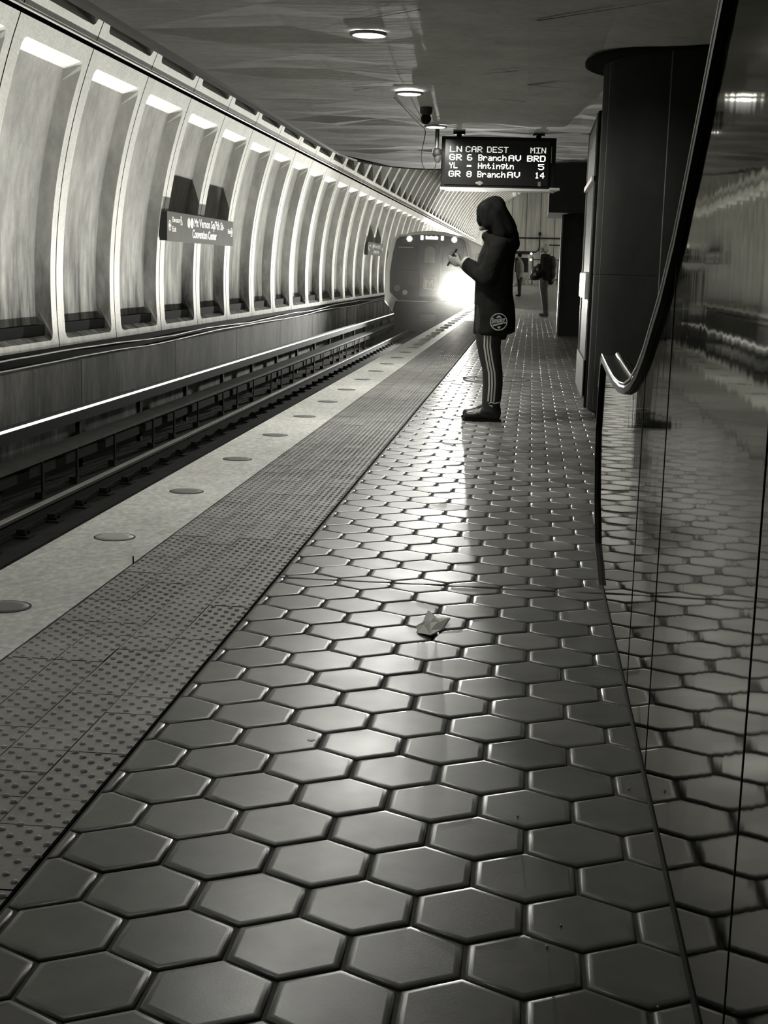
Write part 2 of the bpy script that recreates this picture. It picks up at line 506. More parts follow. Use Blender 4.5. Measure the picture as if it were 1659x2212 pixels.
while y < 129.9:
    y1 = min(y+P, 130)
    if y1-y > 1.0:
        near = y < 60
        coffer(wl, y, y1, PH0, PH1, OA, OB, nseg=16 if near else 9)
        coffer(vt, y, y1, phi_z(3.72), 1.07, phi_z(3.86), 1.035, nseg=18 if near else 12, lip=0.1, sill=0.10, D=0.30)
        coffer(vt, y, y1, 1.085, 1.565, 1.12, 1.53, nseg=6, lip=0.1, sill=0.1)
    y = y1
# dark shell behind the panels
def shell(mb, a, b_, d, m, n=24, side=1):
    vs = []
    for k in range(n+1):
        x, z = arc(a+(b_-a)*k/n, d)
        if side < 0: x = 2*CX-x
        vs += [(x, -20, z), (x, 130, z)]
    mb.add(vs, [(2*k, 2*k+1, 2*k+3, 2*k+2) for k in range(n)], m)
shell(wl, phi_z(-0.5), PH1+0.02, 0.32, 2)
shell(vt, PH1-0.005, pi/2, 0.32, 2)
# lower wall under the ledge gap
wl.box(-6.3, -5.87, -20, 130, -0.205, -0.19, 4)
wl.box(-6.3, -5.86, -20, 130, -1.4, -0.20, 3, 'b')
yy = -3.0
while yy < 60:
    wl.box(-5.861, -5.858, yy+1.2, yy+1.212, -1.2, -0.2, 2); yy += P*2
wl.box(-6.3, -6.0, -20, 130, -0.2, 0.3, 2)
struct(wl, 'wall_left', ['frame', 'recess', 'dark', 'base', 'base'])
struct(vt, 'ceiling', ['vault', 'recess', 'dark'])  # upper coffers take the darker tone to deepen their shade
# other half of the vault, past the platform
vr = MB()
y = YS - P*6
while y < 129.9:
    y1 = min(y+P, 130)
    if y1-y > 1:
        coffer(vr, y, y1, PH0, 1.565, OA, 1.53, nseg=14, side=-1)
    y = y1
shell(vr, phi_z(-0.5), pi/2, 0.32, 2, side=-1)
vr.box(10.05, 10.5, -20, 130, -1.4, 0.0, 3)
vr.box(6.1, 10.1, -20, 130, -1.5, -1.2, 3)
struct(vr, 'wall_right', ['vault', 'vault', 'dark', 'base'])

# conduit pair running along the joint between lower and upper coffers
def run_cable(name, x, z, r, wob, m, label, y0=-8, y1=129, grp=None):
    c = MB(); pts = []; yy = y0; rr = random.Random(int(z*1000))
    while yy < y1:
        pts.append((x, yy, z + wob*noise.noise(Vector((yy*0.21, z*9, 0))) + rr.gauss(0, wob*0.06))); yy += 0.8 if yy < 60 else 4
    c.tube(pts, r, 6, 0)
    return tag(c.build(name, m), label, 'cable', grp)
gx_, gz_ = arc(phi_z(3.675))
run_cable('conduit', gx_+0.03, gz_+0.005, 0.016, 0.0, 'cable', 'thin pale conduit along the joint between the lower and upper coffers of the vault', y0=-8)
run_cable('cable', -5.80, -0.055, 0.011, 0.05, 'cable', 'upper of the two pale cables sagging along the ledge below the coffers')
run_cable('cable', -5.80, -0.135, 0.012, 0.045, 'cable', 'lower of the two pale cables, along the top of the stained base wall')

# ================================================================ END AND BACK WALLS
e = MB(); e.box(-7, 11, 130, 130.4, -1.4, 9.5, 0)
xx = -6.0
while xx < 10:
    e.box(xx, xx+0.03, 129.97, 130, 0, 9, 1); xx += 1.3
struct(e, 'wall_far', ['endwall', 'seam'])
e = MB(); e.box(-7, 11, -20.4, -20, -1.4, 9.5, 0); struct(e, 'wall_back', ['fascia'])

# ================================================================ MEZZANINE SOFFIT
ZS = 2.69; ZU = 2.79
HX, HY = 0.543, 0.4885
def front_y(x):
    if x < -1.63:
        tq = max(0.0, min(1.0, (x+2.806)/1.176)); return 20.2 + 2.67*sqrt(max(0.0, 1-(1-tq)**2))
    return 22.87 - (x+1.63)*1.07 if x < 0.5 else 20.55
rs = random.Random(11)
gv = {}
nx0, nx1 = -6, 13; ny0, ny1 = -40, 30
so = MB()
def hz(i, j):
    if (i, j) not in gv: gv[(i, j)] = rs.gauss(0, 0.012) + (0.009 if i % 2 else -0.006)
    return gv[(i, j)]
def vtx(i, j):
    x = -0.109+i*HX; yv = 9.753+j*HY
    x = max(x, -2.806)
    fy = front_y(x)
    z = ZS+hz(i, j)
    if yv >= fy: yv = fy; z = ZS
    if x <= -2.806: z = ZS
    return (x, yv, z)
for i in range(nx0, nx1):
    for j in range(ny0, ny1):
        xa = -0.109+(i+1)*HX; ya_ = 9.753+j*HY
        if xa <= -2.806: continue
        if ya_ > front_y(max(xa, -2.806)) and ya_ > front_y(max(-0.109+i*HX, -2.806)): continue
        if xa > 0.75 and ya_+HY < 8.3: continue
        a, b2, c, d = vtx(i, j), vtx(i+1, j), vtx(i+1, j+1), vtx(i, j+1)
        if (i+j) % 2: fs = [(0, 2, 1), (0, 3, 2)]
        else: fs = [(0, 3, 1), (1, 3, 2)]
        so.add([a, b2, c, d], fs, 0)
# open joints between the precast units
def joint(x0, y0, x1, y1, w=0.012):
    d = Vector((x1-x0, y1-y0, 0)).normalized(); nn = Vector((-d.y, d.x, 0))*w
    so.add([(x0-nn.x, y0-nn.y, ZS-0.020), (x1-nn.x*0.2, y1-nn.y*0.2, ZS-0.014), (x1+nn.x*0.2, y1+nn.y*0.2, ZS-0.014), (x0+nn.x, y0+nn.y, ZS-0.020)], [(0, 3, 2, 1)], 1)
joint(-0.751, 8.809, -1.445, 9.477); joint(-0.042, 9.160, 0.710, 8.475); joint(-1.670, 12.767, -1.361, 12.475); joint(-1.670, 12.767, -1.353, 12.984); joint(-0.184, 11.381, -0.559, 11.707); joint(-0.117, 12.224, 0.301, 11.924); joint(-0.100, 12.241, 0.334, 12.525); joint(-0.142, 13.418, -0.484, 13.193)
# slab edge: thin pale trim, then a recessed dark fascia
pth = [(-2.806, -12)] + [(-2.806, 20.2-0.001)] + [(-2.806+1.176*t_/10, front_y(-2.806+1.176*t_/10)) for t_ in range(1, 11)] + [(0.5, 20.58), (6.2, 20.58)]
def off(pth, d):
    out = []
    for k, p in enumerate(pth):
        a = Vector(pth[max(k-1, 0)]); c = Vector(pth[min(k+1, len(pth)-1)]); t_ = (c-a).normalized()
        out.append((p[0]-t_.y*d, p[1]+t_.x*d))
    return out
def ribbon(mb, p1, z1, p2, z2, m):
    n = len(p1)
    mb.add([(p[0], p[1], z1) for p in p1]+[(p[0], p[1], z2) for p in p2], [(k, k+1, n+k+1, n+k) for k in range(n-1)], m)
ribbon(so, pth, ZS+0.004, off(pth, 0.035), ZS-0.012, 2)
ribbon(so, off(pth, 0.035), ZS-0.012, off(pth, 0.05), ZS+0.02, 2)
ribbon(so, off(pth, 0.05), ZS+0.02, off(pth, 0.06), ZU, 1)
ribbon(so, off(pth, 0.06), ZU, off(pth, 0.34), ZU+0.01, 3)
ribbon(so, off(pth, 0.34), ZU+0.01, off(pth, 0.34), ZU+0.9, 3)
so.box(-2.75, 6.2, -12, 20.3, ZS+0.10, ZU+0.6, 3)
so.box(-1.6, 0.8, 20.3, 21.0, ZS+0.10, ZU+0.6, 3)
struct(so, 'ceiling', ['soffit', 'seam', 'trim', 'fascia'])

# ================================================================ RUNNING RAILS
def rail_prof(cx):
    return [(cx-0.07, -1.17), (cx+0.07, -1.17), (cx+0.07, -1.155), (cx+0.012, -1.14), (cx+0.010, -1.06), (cx+0.035, -1.05), (cx+0.035, -1.022), (cx+0.028, -1.016), (cx-0.028, -1.016), (cx-0.035, -1.022), (cx-0.035, -1.05), (cx-0.010, -1.06), (cx-0.012, -1.14), (cx-0.07, -1.155)]
def make_rail(cx, label, n_clip):
    r = MB(); pr_ = rail_prof(cx); n = len(pr_)
    r.add([(p[0], -8, p[1]) for p in pr_]+[(p[0], 129, p[1]) for p in pr_], [(k, (k+1) % n, n+(k+1) % n, n+k) for k in range(n)], 0)
    for k in range(n): r.m[k] = 0 if k in (5, 6, 7, 8, 9) else 1
    ro = tag(r.build('running_rail', ['rail', 'railside'], loc=(cx, 0, -1.17)), label, 'rail')
    proto = None
    for k in range(n_clip):
        yy = 8.68+0.7475*k
        if proto is None:
            c = MB(); c.bbox(cx-0.17, cx+0.19, yy-0.09, yy+0.09, -1.175, -1.152, 0.006)
            for sx in (-1, 1):
                c.bbox(cx+sx*0.10-0.035, cx+sx*0.10+0.035, yy-0.03, yy+0.03, -1.155, -1.10, 0.008)
                c.tube([(cx+sx*0.145, yy-0.05, -1.14), (cx+sx*0.15, yy, -1.10), (cx+sx*0.145, yy+0.05, -1.14)], 0.014, 6)
            proto = c.build('rail_clip', 'iron', ro)
        else:
            q = proto.copy(); COL.objects.link(q); q.location.y += yy-8.68
make_rail(-4.22, 'far running rail with bright worn head and dark clips, in the track bed', 55)
make_rail(-2.79, 'near running rail close under the platform edge', 0)
# third rail cover with brackets
cv = thing('third_rail', (-4.80, 0, -1.17), 'power rail under a dull grey cover board, between running rail and wall', 'rail')
c = MB(); c.prism([(-4.93, -0.80), (-4.70, -0.815), (-4.695, -0.85), (-4.71, -0.85), (-4.715, -0.83), (-4.92, -0.815)], 'y', -8, 129); c.build('cover_board', 'coverdark', cv)
c = MB(); c.prism([(-4.86, -1.0), (-4.76, -1.0), (-4.76, -0.90), (-4.86, -0.90)], 'y', -8, 129); c.build('contact_rail', 'railside', cv)
pr0 = None
for k in range(26):
    yy = 7.4+1.36*k+ (0.3 if k % 3 == 1 else 0)
    if pr0 is None:
        y0b = yy; c = MB(); c.box(-4.74, -4.72, yy-0.02, yy+0.02, -1.17, -0.83); c.box(-4.80, -4.72, yy-0.04, yy+0.04, -1.24, -1.17); c.box(-4.88, -4.74, yy-0.02, yy+0.02, -0.86, -0.84)
        pr0 = c.build('bracket', 'railside', cv)
    else:
        q = pr0.copy(); COL.objects.link(q); q.location.y += yy-y0b

# ================================================================ TROUGH LIGHTS (light the vault from below)
def trough(x, y0, ln, side=1, pw=1.0):
    loc = (x, y0, -0.65)
    o = thing('trough_light', loc, 'long bright tube light in the fixture row along the wall side of the track', 'light fixture', 'tube lights along the wall side of the track')
    c = MB(); s1 = side
    pr = [(x+0.10*s1, -0.64), (x+0.10*s1, -0.528), (x+0.088*s1, -0.528), (x+0.07*s1, -0.62), (x-0.13*s1, -0.62), (x-0.145*s1, -0.545), (x-0.16*s1, -0.545), (x-0.15*s1, -0.64)]
    if side < 0: pr = pr[::-1]
    c.prism(pr, 'y', y0+0.002, y0+ln-0.002); c.box(min(x, x-0.05*s1), max(x, x-0.05*s1), y0+0.4, y0+0.5, -1.2, -0.64); c.build('housing', 'housing', o)
    c = MB(); c.tube([(x+0.035*s1, y0+0.03, -0.54), (x+0.035*s1, y0+ln-0.03, -0.54)], 0.022, 6, 0, smooth=True); c.build('tube', 'tube', o)
    l = lamp('lamp', 'AREA', (0, 0, 0), UP*pw*ln/2.45, shape='RECTANGLE', size=0.05, size_y=ln-0.04, spread=radians(98 if s1 > 0 else 140))
    l.parent = o; l.location = (-0.03*s1, ln/2, 0.16); l.rotation_euler = (radians(180), radians(-13*s1), 0)
    return o
tp = None; tpf = None
L0 = 2.45
for k in range(56):
    y0 = -7.4+L0*k
    if tp is None: tp = trough(-4.98, y0, L0)
    elif y0 > 70 and tpf is None: tpf = trough(-4.98, y0, L0, 1, 4.0)
    else:
        q = copy_tree(tpf or tp); q.location.y = y0
tp2 = None  # unseen row added to light the far vault and end wall
for k in range(16):
    y0 = 31+6.1*k
    if tp2 is None: tp2 = trough(9.3, y0, 6.0, -1, 1.6)
    else:
        q = copy_tree(tp2); q.location.y = y0
for o in [o for o in COL.objects if o.name.startswith('trough_light') and o.location.x > 0]:
    o['label'] = 'added unseen long tube light along the far side track behind the platform'; o['group'] = 'added tube lights along the far side track'

# ================================================================ CEILING DOWNLIGHTS
def downlight(yy, x, label, pw=1.0):
    o = thing('downlight', (x, yy, ZS), label, 'ceiling light')
    c = MB(); c.lathe((x, yy, ZS-0.028), [(0.107, 0), (0.125, 0.0), (0.129, 0.012), (0.129, 0.02), (0.107, 0.02)], 32); 
    c.f = c.f[:-2]; c.m = c.m[:-2]; c.sm = c.sm[:-2]
    c.build('rim', 'trim', o)
    c = MB(); c.lathe((x, yy, ZS-0.034), [(0.03, 0), (0.092, 0.004), (0.108, 0.012), (0.108, 0.02)], 32); c.build('lens', 'down', o)
    l = lamp('lamp', 'SPOT', (x, yy, ZS-0.04), DOWN*pw, spot_size=radians(168), spot_blend=0.35, shadow_soft_size=0.11)
    l.parent = o; l.location = (0, 0, -0.045)
    return o
downlight(9.753, -1.182, 'lit round ceiling light nearest the camera, highest in the picture')
downlight(12.94, -1.182, 'lit round ceiling light in the middle of the row of three')
downlight(15.87, -1.144, 'lit round ceiling light farthest of three, beside the hanging information screen')

downlight(6.56, -1.182, 'added unseen round ceiling light above the platform just out of the picture', 0.40)  # out-of-view fill added for the near tiles
downlight(3.37, -1.182, 'added unseen round ceiling light above the platform near the camera position', 0.17)  # second added fill, closer to the camera

# ================================================================ PLATFORM EDGE LIGHTS
names = ['round flush light in the granite edge, nearest, cut by the left side of the picture', 'second nearest round flush light in the granite edge',
         'third nearest round flush light in the granite edge', 'fourth nearest round flush light in the granite edge', 'fifth nearest round flush light in the granite edge',
         'sixth nearest round flush light in the granite edge', 'seventh nearest round flush light in the granite edge']
for k in range(-1, 34):
    yy = 4.222+1.203*k
    x = -1.652
    if k < 0: lab, grp = 'round flush light in the granite edge just below the picture', None
    elif k < 7: lab, grp = names[k], 'round flush lights in the granite edge'
    else: lab, grp = 'small far off flush light in the granite edge, a mere bright or grey dash', 'far flush lights in the granite edge'
    o = thing('platform_edge_light', (x, yy, 0), lab, 'edge light', grp)
    if k < 14:
        c = MB(); c.lathe((x, yy, 0), [(0.076, -0.01), (0.076, 0.0025), (0.085, 0.0025), (0.085, -0.01)], 32); c.f = c.f[:-2]; c.m = c.m[:-2]; c.sm = c.sm[:-2]
        c.build('ring', 'seam', o)
        c = MB(); c.lathe((x, yy, 0), [(0.076, -0.01), (0.076, 0.003), (0.05, 0.0045), (0.01, 0.005)], 32); c.build('lens', 'lightgrey' if k == 1 else 'cover', o)
    else:
        c = MB(); c.lathe((x, yy, 0), [(0.08, -0.01), (0.08, 0.012), (0.05, 0.018)], 12); c.build('lens', 'white', o)

# ================================================================ STATION NAME SIGNS
def name_sign(y0, y1, z0, z1, label):
    xf = -5.75
    o = thing('station_sign', (xf-0.2, (y0+y1)/2, z0), label, 'sign', None)
    c = MB(); c.box(xf-0.006, xf, y0, y1, z0, z1, 0); c.build('face', 'sign', o)
    c = MB(); c.box(xf-0.13, xf-0.007, y0+0.02, y1-0.02, z0+0.01, z1-0.01, 0)
    c.box(xf-0.32, xf-0.12, y0+0.9, y0+1.0, z0+0.1, z1-0.1, 0)
    c.build('box', 'signside', o)
    L = y1-y0; H = z1-z0
    fn = lambda u0, v0: (lambda u, v, w: (xf+0.003+w, y0+u0*L+u, z0+v0*H+v))
    c = MB()
    sz = 0.30*H/0.46*0.62
    text_mb(c, 'Mt Vernon Sq/7th St-', sz*1.05, 0.47*L, fn(0.362, 0.60), font_off=0.004); c.build('lettering', 'white', o); c = MB()
    text_mb(c, 'Convention Center', sz*1.05, 0.375*L, fn(0.335, 0.19), font_off=0.004); c.build('lettering', 'white', o); c = MB()
    text_mb(c, 'Elevator', sz*0.62, 0.105*L, fn(0.06, 0.66), font_off=0.002); c.build('lettering', 'white', o); c = MB()
    text_mb(c, 'Exit', sz*0.62, 0.05*L, fn(0.06, 0.34), font_off=0.002); c.build('lettering', 'white', o); c = MB()
    text_mb(c, 'Exit', sz*0.62, 0.045*L, fn(0.905, 0.50), font_off=0.002); c.build('lettering', 'white', o); c = MB()
    # arrows in rings, wheelchair mark
    def ring(cu, cv, r, th=0.2, n=18, ku=1.0):
        vs = []; 
        for k in range(n):
            a = 2*pi*k/n
            for rr_ in (r, r*(1-th)): vs.append((xf+0.003, y0+cu*L+rr_*cos(a)*ku, z0+cv*H+rr_*sin(a)))
        c.add(vs, [(2*k, 2*((k+1) % n), 2*((k+1) % n)+1, 2*k+1) for k in range(n)], 0)
    def poly(pts): c.add([(xf+0.003, y0+p[0]*L, z0+p[1]*H) for p in pts], [tuple(range(len(pts)))], 0)
    ring(0.03, 0.53, 0.085)
    poly([(0.016, 0.53), (0.032, 0.66), (0.032, 0.56), (0.044, 0.56), (0.044, 0.50), (0.032, 0.50), (0.032, 0.40)])
    ring(0.178, 0.68, 0.05, 0.25); poly([(0.172, 0.72), (0.180, 0.72), (0.180, 0.90), (0.172, 0.90)]); poly([(0.178, 0.72), (0.192, 0.72), (0.196, 0.58), (0.190, 0.58)])
    ring(0.972, 0.56, 0.085)
    poly([(0.986, 0.56), (0.970, 0.69), (0.970, 0.59), (0.958, 0.59), (0.958, 0.53), (0.970, 0.53), (0.970, 0.43)])
    c.build('symbols', 'white', o)
    # line dots
    c = MB()
    def dot(cu, m):
        n = 20; c.add([(xf+0.003, y0+cu*L+0.105*cos(2*pi*k/n), z0+0.70*H+0.085*sin(2*pi*k/n)) for k in range(n)], [tuple(range(n))], m)
    dot(0.285, 0); dot(0.330, 1)
    c.build('line_dot', ['lightgrey', 'white'], o)
    return o
name_sign(21.78, 26.65, 1.432, 1.895, 'large grey station name sign on the vault wall at left')
name_sign(48.9, 53.8, 1.52, 1.98, 'small looking far station name sign on the vault wall, just left of the train')

# ================================================================ HANGING INFORMATION SCREEN
FONT = {
'L':"10000 10000 10000 10000 10000 10000 11111", 'N':"10001 11001 11001 10101 10011 10011 10001", 'C':"01110 10001 10000 10000 10000 10001 01110",
'A':"01110 10001 10001 11111 10001 10001 10001", 'R':"11110 10001 10001 11110 10100 10010 10001", 'D':"11110 10001 10001 10001 10001 10001 11110",
'E':"11111 10000 10000 11110 10000 10000 11111", 'S':"01111 10000 10000 01110 00001 00001 11110", 'T':"11111 00100 00100 00100 00100 00100 00100",
'M':"10001 11011 10101 10101 10001 10001 10001", 'I':"11111 00100 00100 00100 00100 00100 11111", 'G':"01110 10001 10000 10111 10001 10001 01110",
'8':"01110 10001 10001 01110 10001 10001 01110", '6':"01110 10000 10000 11110 10001 10001 01110", 'B':"11110 10001 10001 11110 10001 10001 11110", 'r':"00000 00000 10110 11001 10000 10000 10000",
'a':"00000 00000 01110 00001 01111 10001 01111", 'n':"00000 00000 10110 11001 10001 10001 10001", 'c':"00000 00000 01110 10000 10000 10001 01110",
'h':"10000 10000 10110 11001 10001 10001 10001", 'v':"00000 00000 10001 10001 10001 01010 00100", 'Y':"10001 10001 01010 00100 00100 00100 00100",
'-':"00000 00000 00000 11111 11111 00000 00000", 'H':"10001 10001 10001 11111 10001 10001 10001", 't':"01000 01000 11100 01000 01000 01001 00110",
'i':"00100 00000 01100 00100 00100 00100 01110", 'g':"00000 01111 10001 10001 01111 00001 01110", '5':"11111 10000 11110 00001 00001 10001 01110",
'1':"00100 01100 00100 00100 00100 00100 01110", '4':"00010 00110 01010 10010 11111 00010 00010", ' ':"00000 00000 00000 00000 00000 00000 00000"}
YP = 16.45
px0, px1, pz0, pz1 = -1.110, 0.205, 2.055, 2.627
o = thing('information_screen', (-0.45, YP+0.15, pz1), 'black hanging train arrivals screen with lit pixel text above the platform', 'screen')
c = MB(); c.bbox(px0, px1, YP+0.012, YP+0.30, pz0, pz1, 0.012); c.build('housing', 'black', o)
c = MB(); c.box(px0+0.045, px1-0.075, YP, YP+0.011, pz0+0.03, pz1-0.04); c.build('display_face', 'glassblack', o)
c = MB(); c.box(px0, px1+0.03, YP-0.03, YP+0.02, pz0-0.03, pz0-0.002); c.box(px0+0.05, px1, YP+0.02, YP+0.30, pz0-0.03, pz0-0.012); c.bbox(px1-0.06, px1+0.06, YP-0.04, YP+0.03, pz0-0.018, pz0+0.012, 0.004); c.build('light_bar', 'lightgrey', o)
c = MB(); c.box(px1-0.055, px1-0.048, YP+0.004, YP+0.012, pz0+0.29, pz1-0.10); c.build('edge_strip', 'lightgrey', o)
for sx in (-0.92, 0.0):
    c = MB(); c.tube([(sx, YP+0.18, pz1-0.01), (sx, YP+0.18, ZS+0.02)], 0.03, 10); c.lathe((sx, YP+0.18, ZS-0.03), [(0.07, 0), (0.07, 0.03)], 16); c.build('hanger', 'black', o)
def pixels(mb, txt, x0, x1, z0, z1):
    cols = len(txt)*6-1; pw = (x1-x0)/cols; phh = (z1-z0)/7
    for ci, ch in enumerate(txt):
        rows = FONT[ch].split()
        for r_, row in enumerate(rows):
            for k, bit in enumerate(row):
                if bit == '1':
                    xa = x0+(ci*6+k)*pw; za = z1-(r_+1)*phh
                    mb.add([(xa, YP-0.002, za), (xa+pw*0.98, YP-0.002, za), (xa+pw*0.98, YP-0.002, za+phh*0.93), (xa, YP-0.002, za+phh*0.93)], [(0, 1, 2, 3)], 0)
hd = MB()
pixels(hd, 'LN', -1.0129, -0.8726, 2.4502, 2.5161); pixels(hd, 'CAR', -0.8308, -0.6388, 2.4502, 2.5161); pixels(hd, 'DEST', -0.5845, -0.3407, 2.4502, 2.5161); pixels(hd, 'MIN', -0.0877, 0.0902, 2.4502, 2.5161)
hd.build('header_text', 'leddim', o)
rws = [(2.3583, 2.4251, [('GR', -1.0145, -0.8726), ('6', -0.8099, -0.7515), ('Branch', -0.6805, -0.3590), ('AV', -0.3340, -0.1920), ('BRD', -0.1211, 0.0877)]),
       (2.2673, 2.3324, [('YL', -1.0145, -0.9185), ('-', -0.8099, -0.7599), ('Hntingtn', -0.6805, -0.2714), ('5', 0.0083, 0.0751)]),
       (2.1721, 2.2389, [('GR', -1.0170, -0.8809), ('8', -0.8099, -0.7515), ('Branch', -0.6847, -0.3632), ('AV', -0.3423, -0.1962), ('14', -0.0250, 0.0835)])]
FONT['V'] = "10001 10001 10001 10001 10001 01010 00100"
for z0, z1, it in rws:
    for tx, a, b_ in it:
        c = MB(); pixels(c, tx, a, b_, z0, z1); c.build('row_text', 'led', o)
c = MB(); c.ell((-0.66, YP-0.001, 2.105), (0.046, 0.003, 0.018)); c.box(-0.668, -0.643, YP-0.004, YP, 2.080, 2.130); c.box(0.0125, 0.046, YP-0.003, YP, 2.084, 2.134); c.build('emblem', 'cover', o)

# dome cameras and loose cable beside the screen
o = thing('dome_camera', (-1.115, 14.1, ZS), 'black dome camera on the ceiling beside the farthest round light', 'camera')
c = MB(); c.lathe((-1.115, 14.1, ZS-0.085), [(0.042, 0), (0.063, 0.025), (0.063, 0.085)], 20); c.build('mount', 'bronze', o)
c = MB(); c.ell((-1.115, 14.1, ZS-0.118), (0.052, 0.052, 0.055)); c.build('dome', 'black', o)
o = thing('dome_camera', (-1.16, 16.28, ZS), 'black dome camera on a bent arm at the left side of the arrivals screen', 'camera')
c = MB(); c.tube([(-1.152, 16.28, ZS), (-1.152, 16.28, 2.49), (-1.157, 16.28, 2.47)], 0.024, 8); c.tube([(-1.17, 16.28, 2.49), (-1.195, 16.28, 2.47), (-1.20, 16.28, 2.42)], 0.010, 6); c.build('arm', 'bronze', o)
c = MB(); c.ell((-1.148, 16.28, 2.42), (0.052, 0.052, 0.063)); c.build('dome', 'black', o)
c = MB(); c.lathe((-1.140, 16.28, 2.305), [(0.017, 0), (0.038, 0.042), (0.042, 0.092)], 14); c.build('bracket', 'bronze', o)
c = MB(); pts = [(-1.353, 13.28, ZS-0.017), (-1.336, 14.2, ZS-0.02), (-1.303, 15.53, ZS-0.025), (-1.282, 16.12, ZS-0.03), (-1.293, 16.24, 2.58), (-1.323, 16.28, 2.44), (-1.319, 16.28, 2.322), (-1.290, 16.28, 2.251), (-1.2525, 16.28, 2.218), (-1.202, 16.28, 2.21), (-1.169, 16.28, 2.247), (-1.152, 16.28, 2.322), (-1.144, 16.28, 2.389)]
fine = []
for k in range(len(pts)-1):
    for q_ in range(4):
        t_ = q_/4; p0 = Vector(pts[max(k-1, 0)]); p1 = Vector(pts[k]); p2 = Vector(pts[k+1]); p3 = Vector(pts[min(k+2, len(pts)-1)])
        fine.append(0.5*((2*p1)+(p2-p0)*t_+(2*p0-5*p1+4*p2-p3)*t_*t_+(3*p1-p0-3*p2+p3)*t_**3))
c.tube(fine, 0.0046, 6); tag(c.build('loose_cable', 'black'), 'thin black cable looping down beside the arrivals screen', 'cable')

# ================================================================ COLUMN, DISC, CASE, FAR PORTAL
KX, KY, KR = 1.395, 11.02, 0.925
o = thing('column', (KX, KY, 0), 'wide round dark column behind the foot of the escalator', 'column')
c = MB(); c.lathe((KX, KY, 0.0), [(KR-0.02, 0.055), (KR, 0.075), (KR, 1.10), (KR-0.004, 1.103), (KR-0.004, 1.109), (KR, 1.112), (KR, ZS)], 144, smooth=False)
c.build('cladding', 'column', o)
for a_ in (238, 196, 275):
    c = MB(); a0, a1 = radians(a_-0.22), radians(a_+0.22)
    c.add([(KX+(KR+0.0015)*cos(t_), KY+(KR+0.0015)*sin(t_), z_) for z_ in (0.08, ZS) for t_ in (a0, a1)], [(0, 1, 3, 2)], 0); c.build('panel_joint', 'fascia', o)
c = MB(); c.lathe((KX, KY, -0.006), [(KR-0.06, 0), (KR-0.06, 0.062)], 64); c.build('plinth', 'seam', o)
c = MB(); c.lathe((KX-0.01, KY, ZS-0.03), [(1.03, 0), (1.06, 0.006), (1.06, 0.03)], 72)
c.build('capital_plate', 'dark', o)

o = thing('display_case', (0.6, 12.6, 0), 'tall dark case with pale edge strips standing just behind the wide column', 'display case')
xc = 0.475
c = MB(); c.bbox(xc, 0.95, 11.75, 13.45, 0.001, 2.42, 0.012); c.build('body', 'black', o)
c = MB(); c.box(xc-0.004, xc, 11.8, 13.42, 1.93, 2.36); c.build('top_panel', 'cover', o)
c = MB(); c.box(xc-0.012, xc, 13.43, 13.45, 0.1, 2.40); c.build('frame', 'silver', o)
c = MB(); c.box(xc-0.012, xc, 11.75, 11.77, 0.1, 2.40); c.build('frame', 'silver', o)
c = MB(); c.box(xc-0.03, xc, 11.75, 13.45, 1.86, 1.90); c.build('shelf_strip', 'white', o)
c = MB(); c.bbox(xc-0.035, xc, 11.85, 13.25, 0.90, 1.12, 0.01); c.build('notice_box', 'lightgrey', o)
c = MB(); c.box(xc-0.02, xc, 11.75, 13.45, 0.08, 0.40); c.build('plinth_panel', 'cover', o)

c = MB()
c.box(0.49, 2.6, 24.9, 26.6, 0, 2.12, 0)
c.box(0.22, 2.6, 24.0, 26.6, 2.10, 3.3, 0)
pt = tag(c.build('portal', 'bronze', loc=(1.2, 25.5, 0)), 'dark block and overhead beam of the second escalator opening under the ceiling edge', 'portal')
c = MB(); c.box(0.462, 0.49, 24.86, 24.92, 0.0, 2.10); c.box(0.455, 0.50, 24.84, 24.92, 0.55, 0.60); c.build('corner_trim', 'silver', pt)

# ================================================================ ESCALATOR
XP = 0.302
slope = [(5.35, 0.062), (5.57, 0.19), (5.73, 0.34), (5.79, 0.48), (5.75, 0.66), (5.69, 0.775), (5.60, 0.80), (5.17, 0.782), (4.78, 0.772), (4.49, 0.776), (4.25, 0.79), (4.02, 0.822), (3.79, 0.873), (3.6, 0.932), (3.22, 1.085), (2.99, 1.205), (2.81, 1.325), (2.61, 1.465), (2.47, 1.565), (0.5, 2.92), (-1.5, 4.29)]
o = thing('escalator', (0.8, 3.0, 0), 'polished steel escalator side with black handrail, along the right side of the picture', 'escalator')
def shrink(pts, d):
    out = []
    for k, p in enumerate(pts):
        a = Vector(pts[max(k-1, 0)]); c_ = Vector(pts[min(k+1, len(pts)-1)]); t_ = (c_-a).normalized()
        out.append((p[0]+(-t_.y)*d*-1*-1, p[1]+t_.x*d))
    return out
